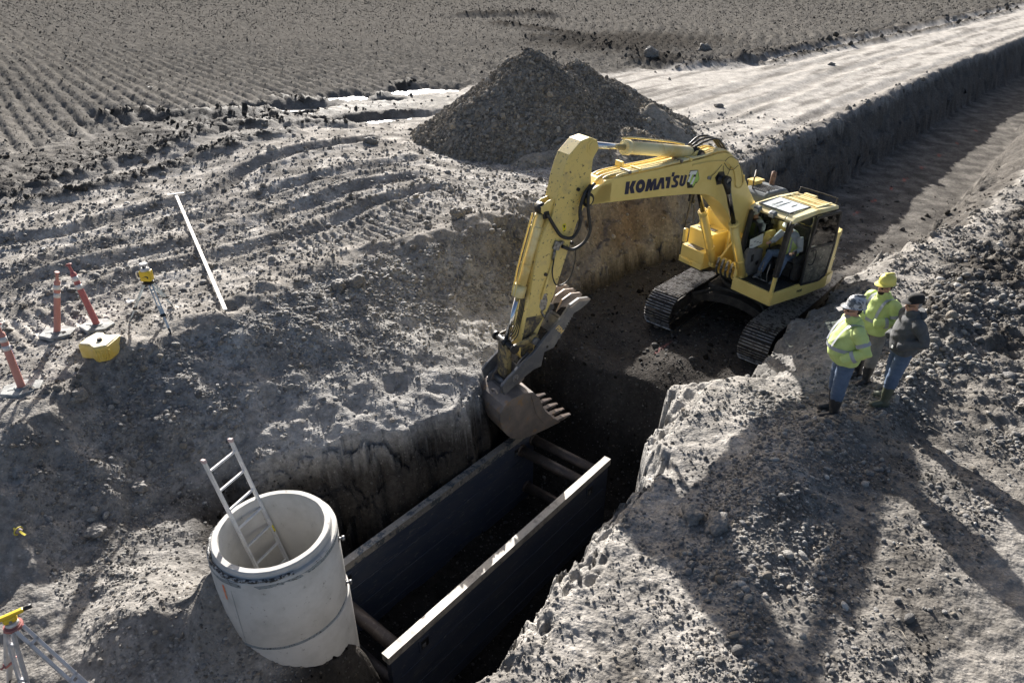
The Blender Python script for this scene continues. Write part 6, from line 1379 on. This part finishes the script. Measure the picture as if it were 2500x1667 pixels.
standing(on_px(2165, 972), YW(-1, .05), 'man in charcoal hooded top, black cap and olive rubber boots', dict(jacket=HOOD, trousers=DENIM, boots=BOOTG, hat=('cap', BCAP), hair=GRHAIR, elbow=(-.10, .31, 1.14), wrist=(.17, .15, 1.02), hood=True, tag=True, jname='hooded_top', seed=9), H_=1.02, turn=.10, tilt=.12, stance=.13, foot_f=(.10, -.06), bulk=1.06)
# ---- the operator in the cab
op = empty('person', (0, 0, 0)); op.matrix_world = Matrix.Translation(X_O) @ RT.to_4x4() @ XU; tag(op, 'seated operator in hi-vis vest and white hard hat inside the open excavator cab', 'person')
b = MB(); M, P = head(b, (.26, .80, 2.60), 1.0, .0, .30)
loft(b, [(.16, .81, 2.40), (.20, .81, 2.48), (.23, .81, 2.53)], [(.07, .07), (.055, .058), (.055, .056)])
loft(b, [(.02, .82, 1.86), (.05, .82, 2.05), (.10, .82, 2.25), (.15, .82, 2.42)], [(.15, .11), (.15, .11), (.17, .11), (.10, .08)])
OA = [((.13, 1.02, 2.38), (.16, 1.12, 2.13), (.40, 1.14, 2.12)), ((.15, .62, 2.38), (.30, .52, 2.18), (.42, .54, 2.17))]
for sh, el, wr in OA:
    loft(b, [sh, el, wr], [(.045, .045), (.036, .036), (.026, .026)]); w = Vector(wr)
    blob(b, w + Vector((.045, 0, 0)), (.045, .036, .022))
    for k in range(4): b.tube([w + Vector((.07, -.028 + .018 * k, .0)), w + Vector((.105, -.026 + .017 * k, -.002)), w + Vector((.118, -.024 + .016 * k, -.03))], .0095, 8)
    b.tube([w + Vector((.03, -.035, .0)), w + Vector((.06, -.055, -.012)), w + Vector((.085, -.052, -.025))], .011, 8)
OL = [((.06, .93, 1.84), (.48, 1.00, 1.96), (.66, 1.00, 1.52)), ((.06, .73, 1.84), (.54, .66, 1.98), (.72, .62, 1.54))]
for hp, kn, an in OL: loft(b, [hp, kn, an], [(.075, .075), (.055, .055), (.04, .04)])
fuse(b, 'body', SKIN, op, .009, sm=1)
b = MB(); loft(b, [(.02, .82, 1.84), (.04, .82, 1.96), (.06, .82, 2.1), (.10, .82, 2.28), (.14, .82, 2.40), (.17, .82, 2.46)], [(.17, .14), (.18, .155), (.18, .15), (.19, .135), (.17, .11), (.08, .08)])
for sh, el, wr in OA: loft(b, [sh, Vector(sh) * .5 + Vector(el) * .5, el, wr], [(.075, .08), (.068, .068), (.062, .062), (.045, .045)], side=(1, 0, 0))
fuse(b, 'shirt', SHIRT, op, .012, fold=.008, fs=9, sm=2)
b = MB(); loft(b, [(.02, .82, 1.90), (.045, .82, 2.0), (.065, .82, 2.1), (.10, .82, 2.28), (.13, .82, 2.40), (.15, .82, 2.44)], [(.185, .165), (.192, .17), (.19, .165), (.175, .15), (.14, .125), (.10, .09)]); vs_ = fuse(b, 'vest', HIVIS, op, .012, fold=.004, fs=9, sm=2)
for q in (-1, 1):
    b = MB(); pth = smooth_path([(.215, .82 + q * .09, 1.98), (.23, .82 + q * .10, 2.12), (.235, .82 + q * .10, 2.28), (.20, .82 + q * .10, 2.40), (.12, .82 + q * .10, 2.455)], 4); V = []; F = []
    for p in pth: V.extend([(p.x, p.y - .022, p.z), (p.x, p.y + .022, p.z)])
    for i in range(len(pth) - 1): F.append((2 * i, 2 * i + 1, 2 * i + 3, 2 * i + 2))
    b._new(V, F, True); b.build('reflective_strap', REFT, vs_)
b = MB(); loft(b, [(-.02, .83, 1.86), (.10, .83, 1.86)], [(.17, .10), (.17, .11)], side=(0, 1, 0))
for hp, kn, an in OL: loft(b, [hp, Vector(hp) * .5 + Vector(kn) * .5 + Vector((0, 0, .02)), kn, Vector(kn) * .5 + Vector(an) * .5, Vector(kn) * .1 + Vector(an) * .9], [(.095, .09), (.090, .088), (.080, .082), (.068, .07), (.066, .07)])
fuse(b, 'trousers', DENIM, op, .012, fold=.008, fs=9, sm=2)
for hp, kn, an in OL:
    a = Vector(an); b = MB(); loft(b, [a + Vector((-.02, 0, .06)), a + Vector((-.01, 0, -.03))], [(.055, .055), (.05, .055)]); loft(b, [a + Vector((-.07, 0, -.06)), a + Vector((0, 0, -.045)), a + Vector((.12, 0, -.06)), a + Vector((.19, 0, -.07))], [(.035, .03), (.045, .04), (.048, .034), (.025, .02)]); fuse(b, 'boot', CONS, op, .010, sm=2)
hat_shell(op, P(0, 0, 0), M, WHAT, 'hard')
X = Matrix.Translation(P(0, 0, 0)) @ M.to_4x4()
b = MB()
for q in (-1, 1): b.box((.083, q * .032, .0), (.012, .040, .024), bev=.004)
b.build('glasses', BLACK, op, X)
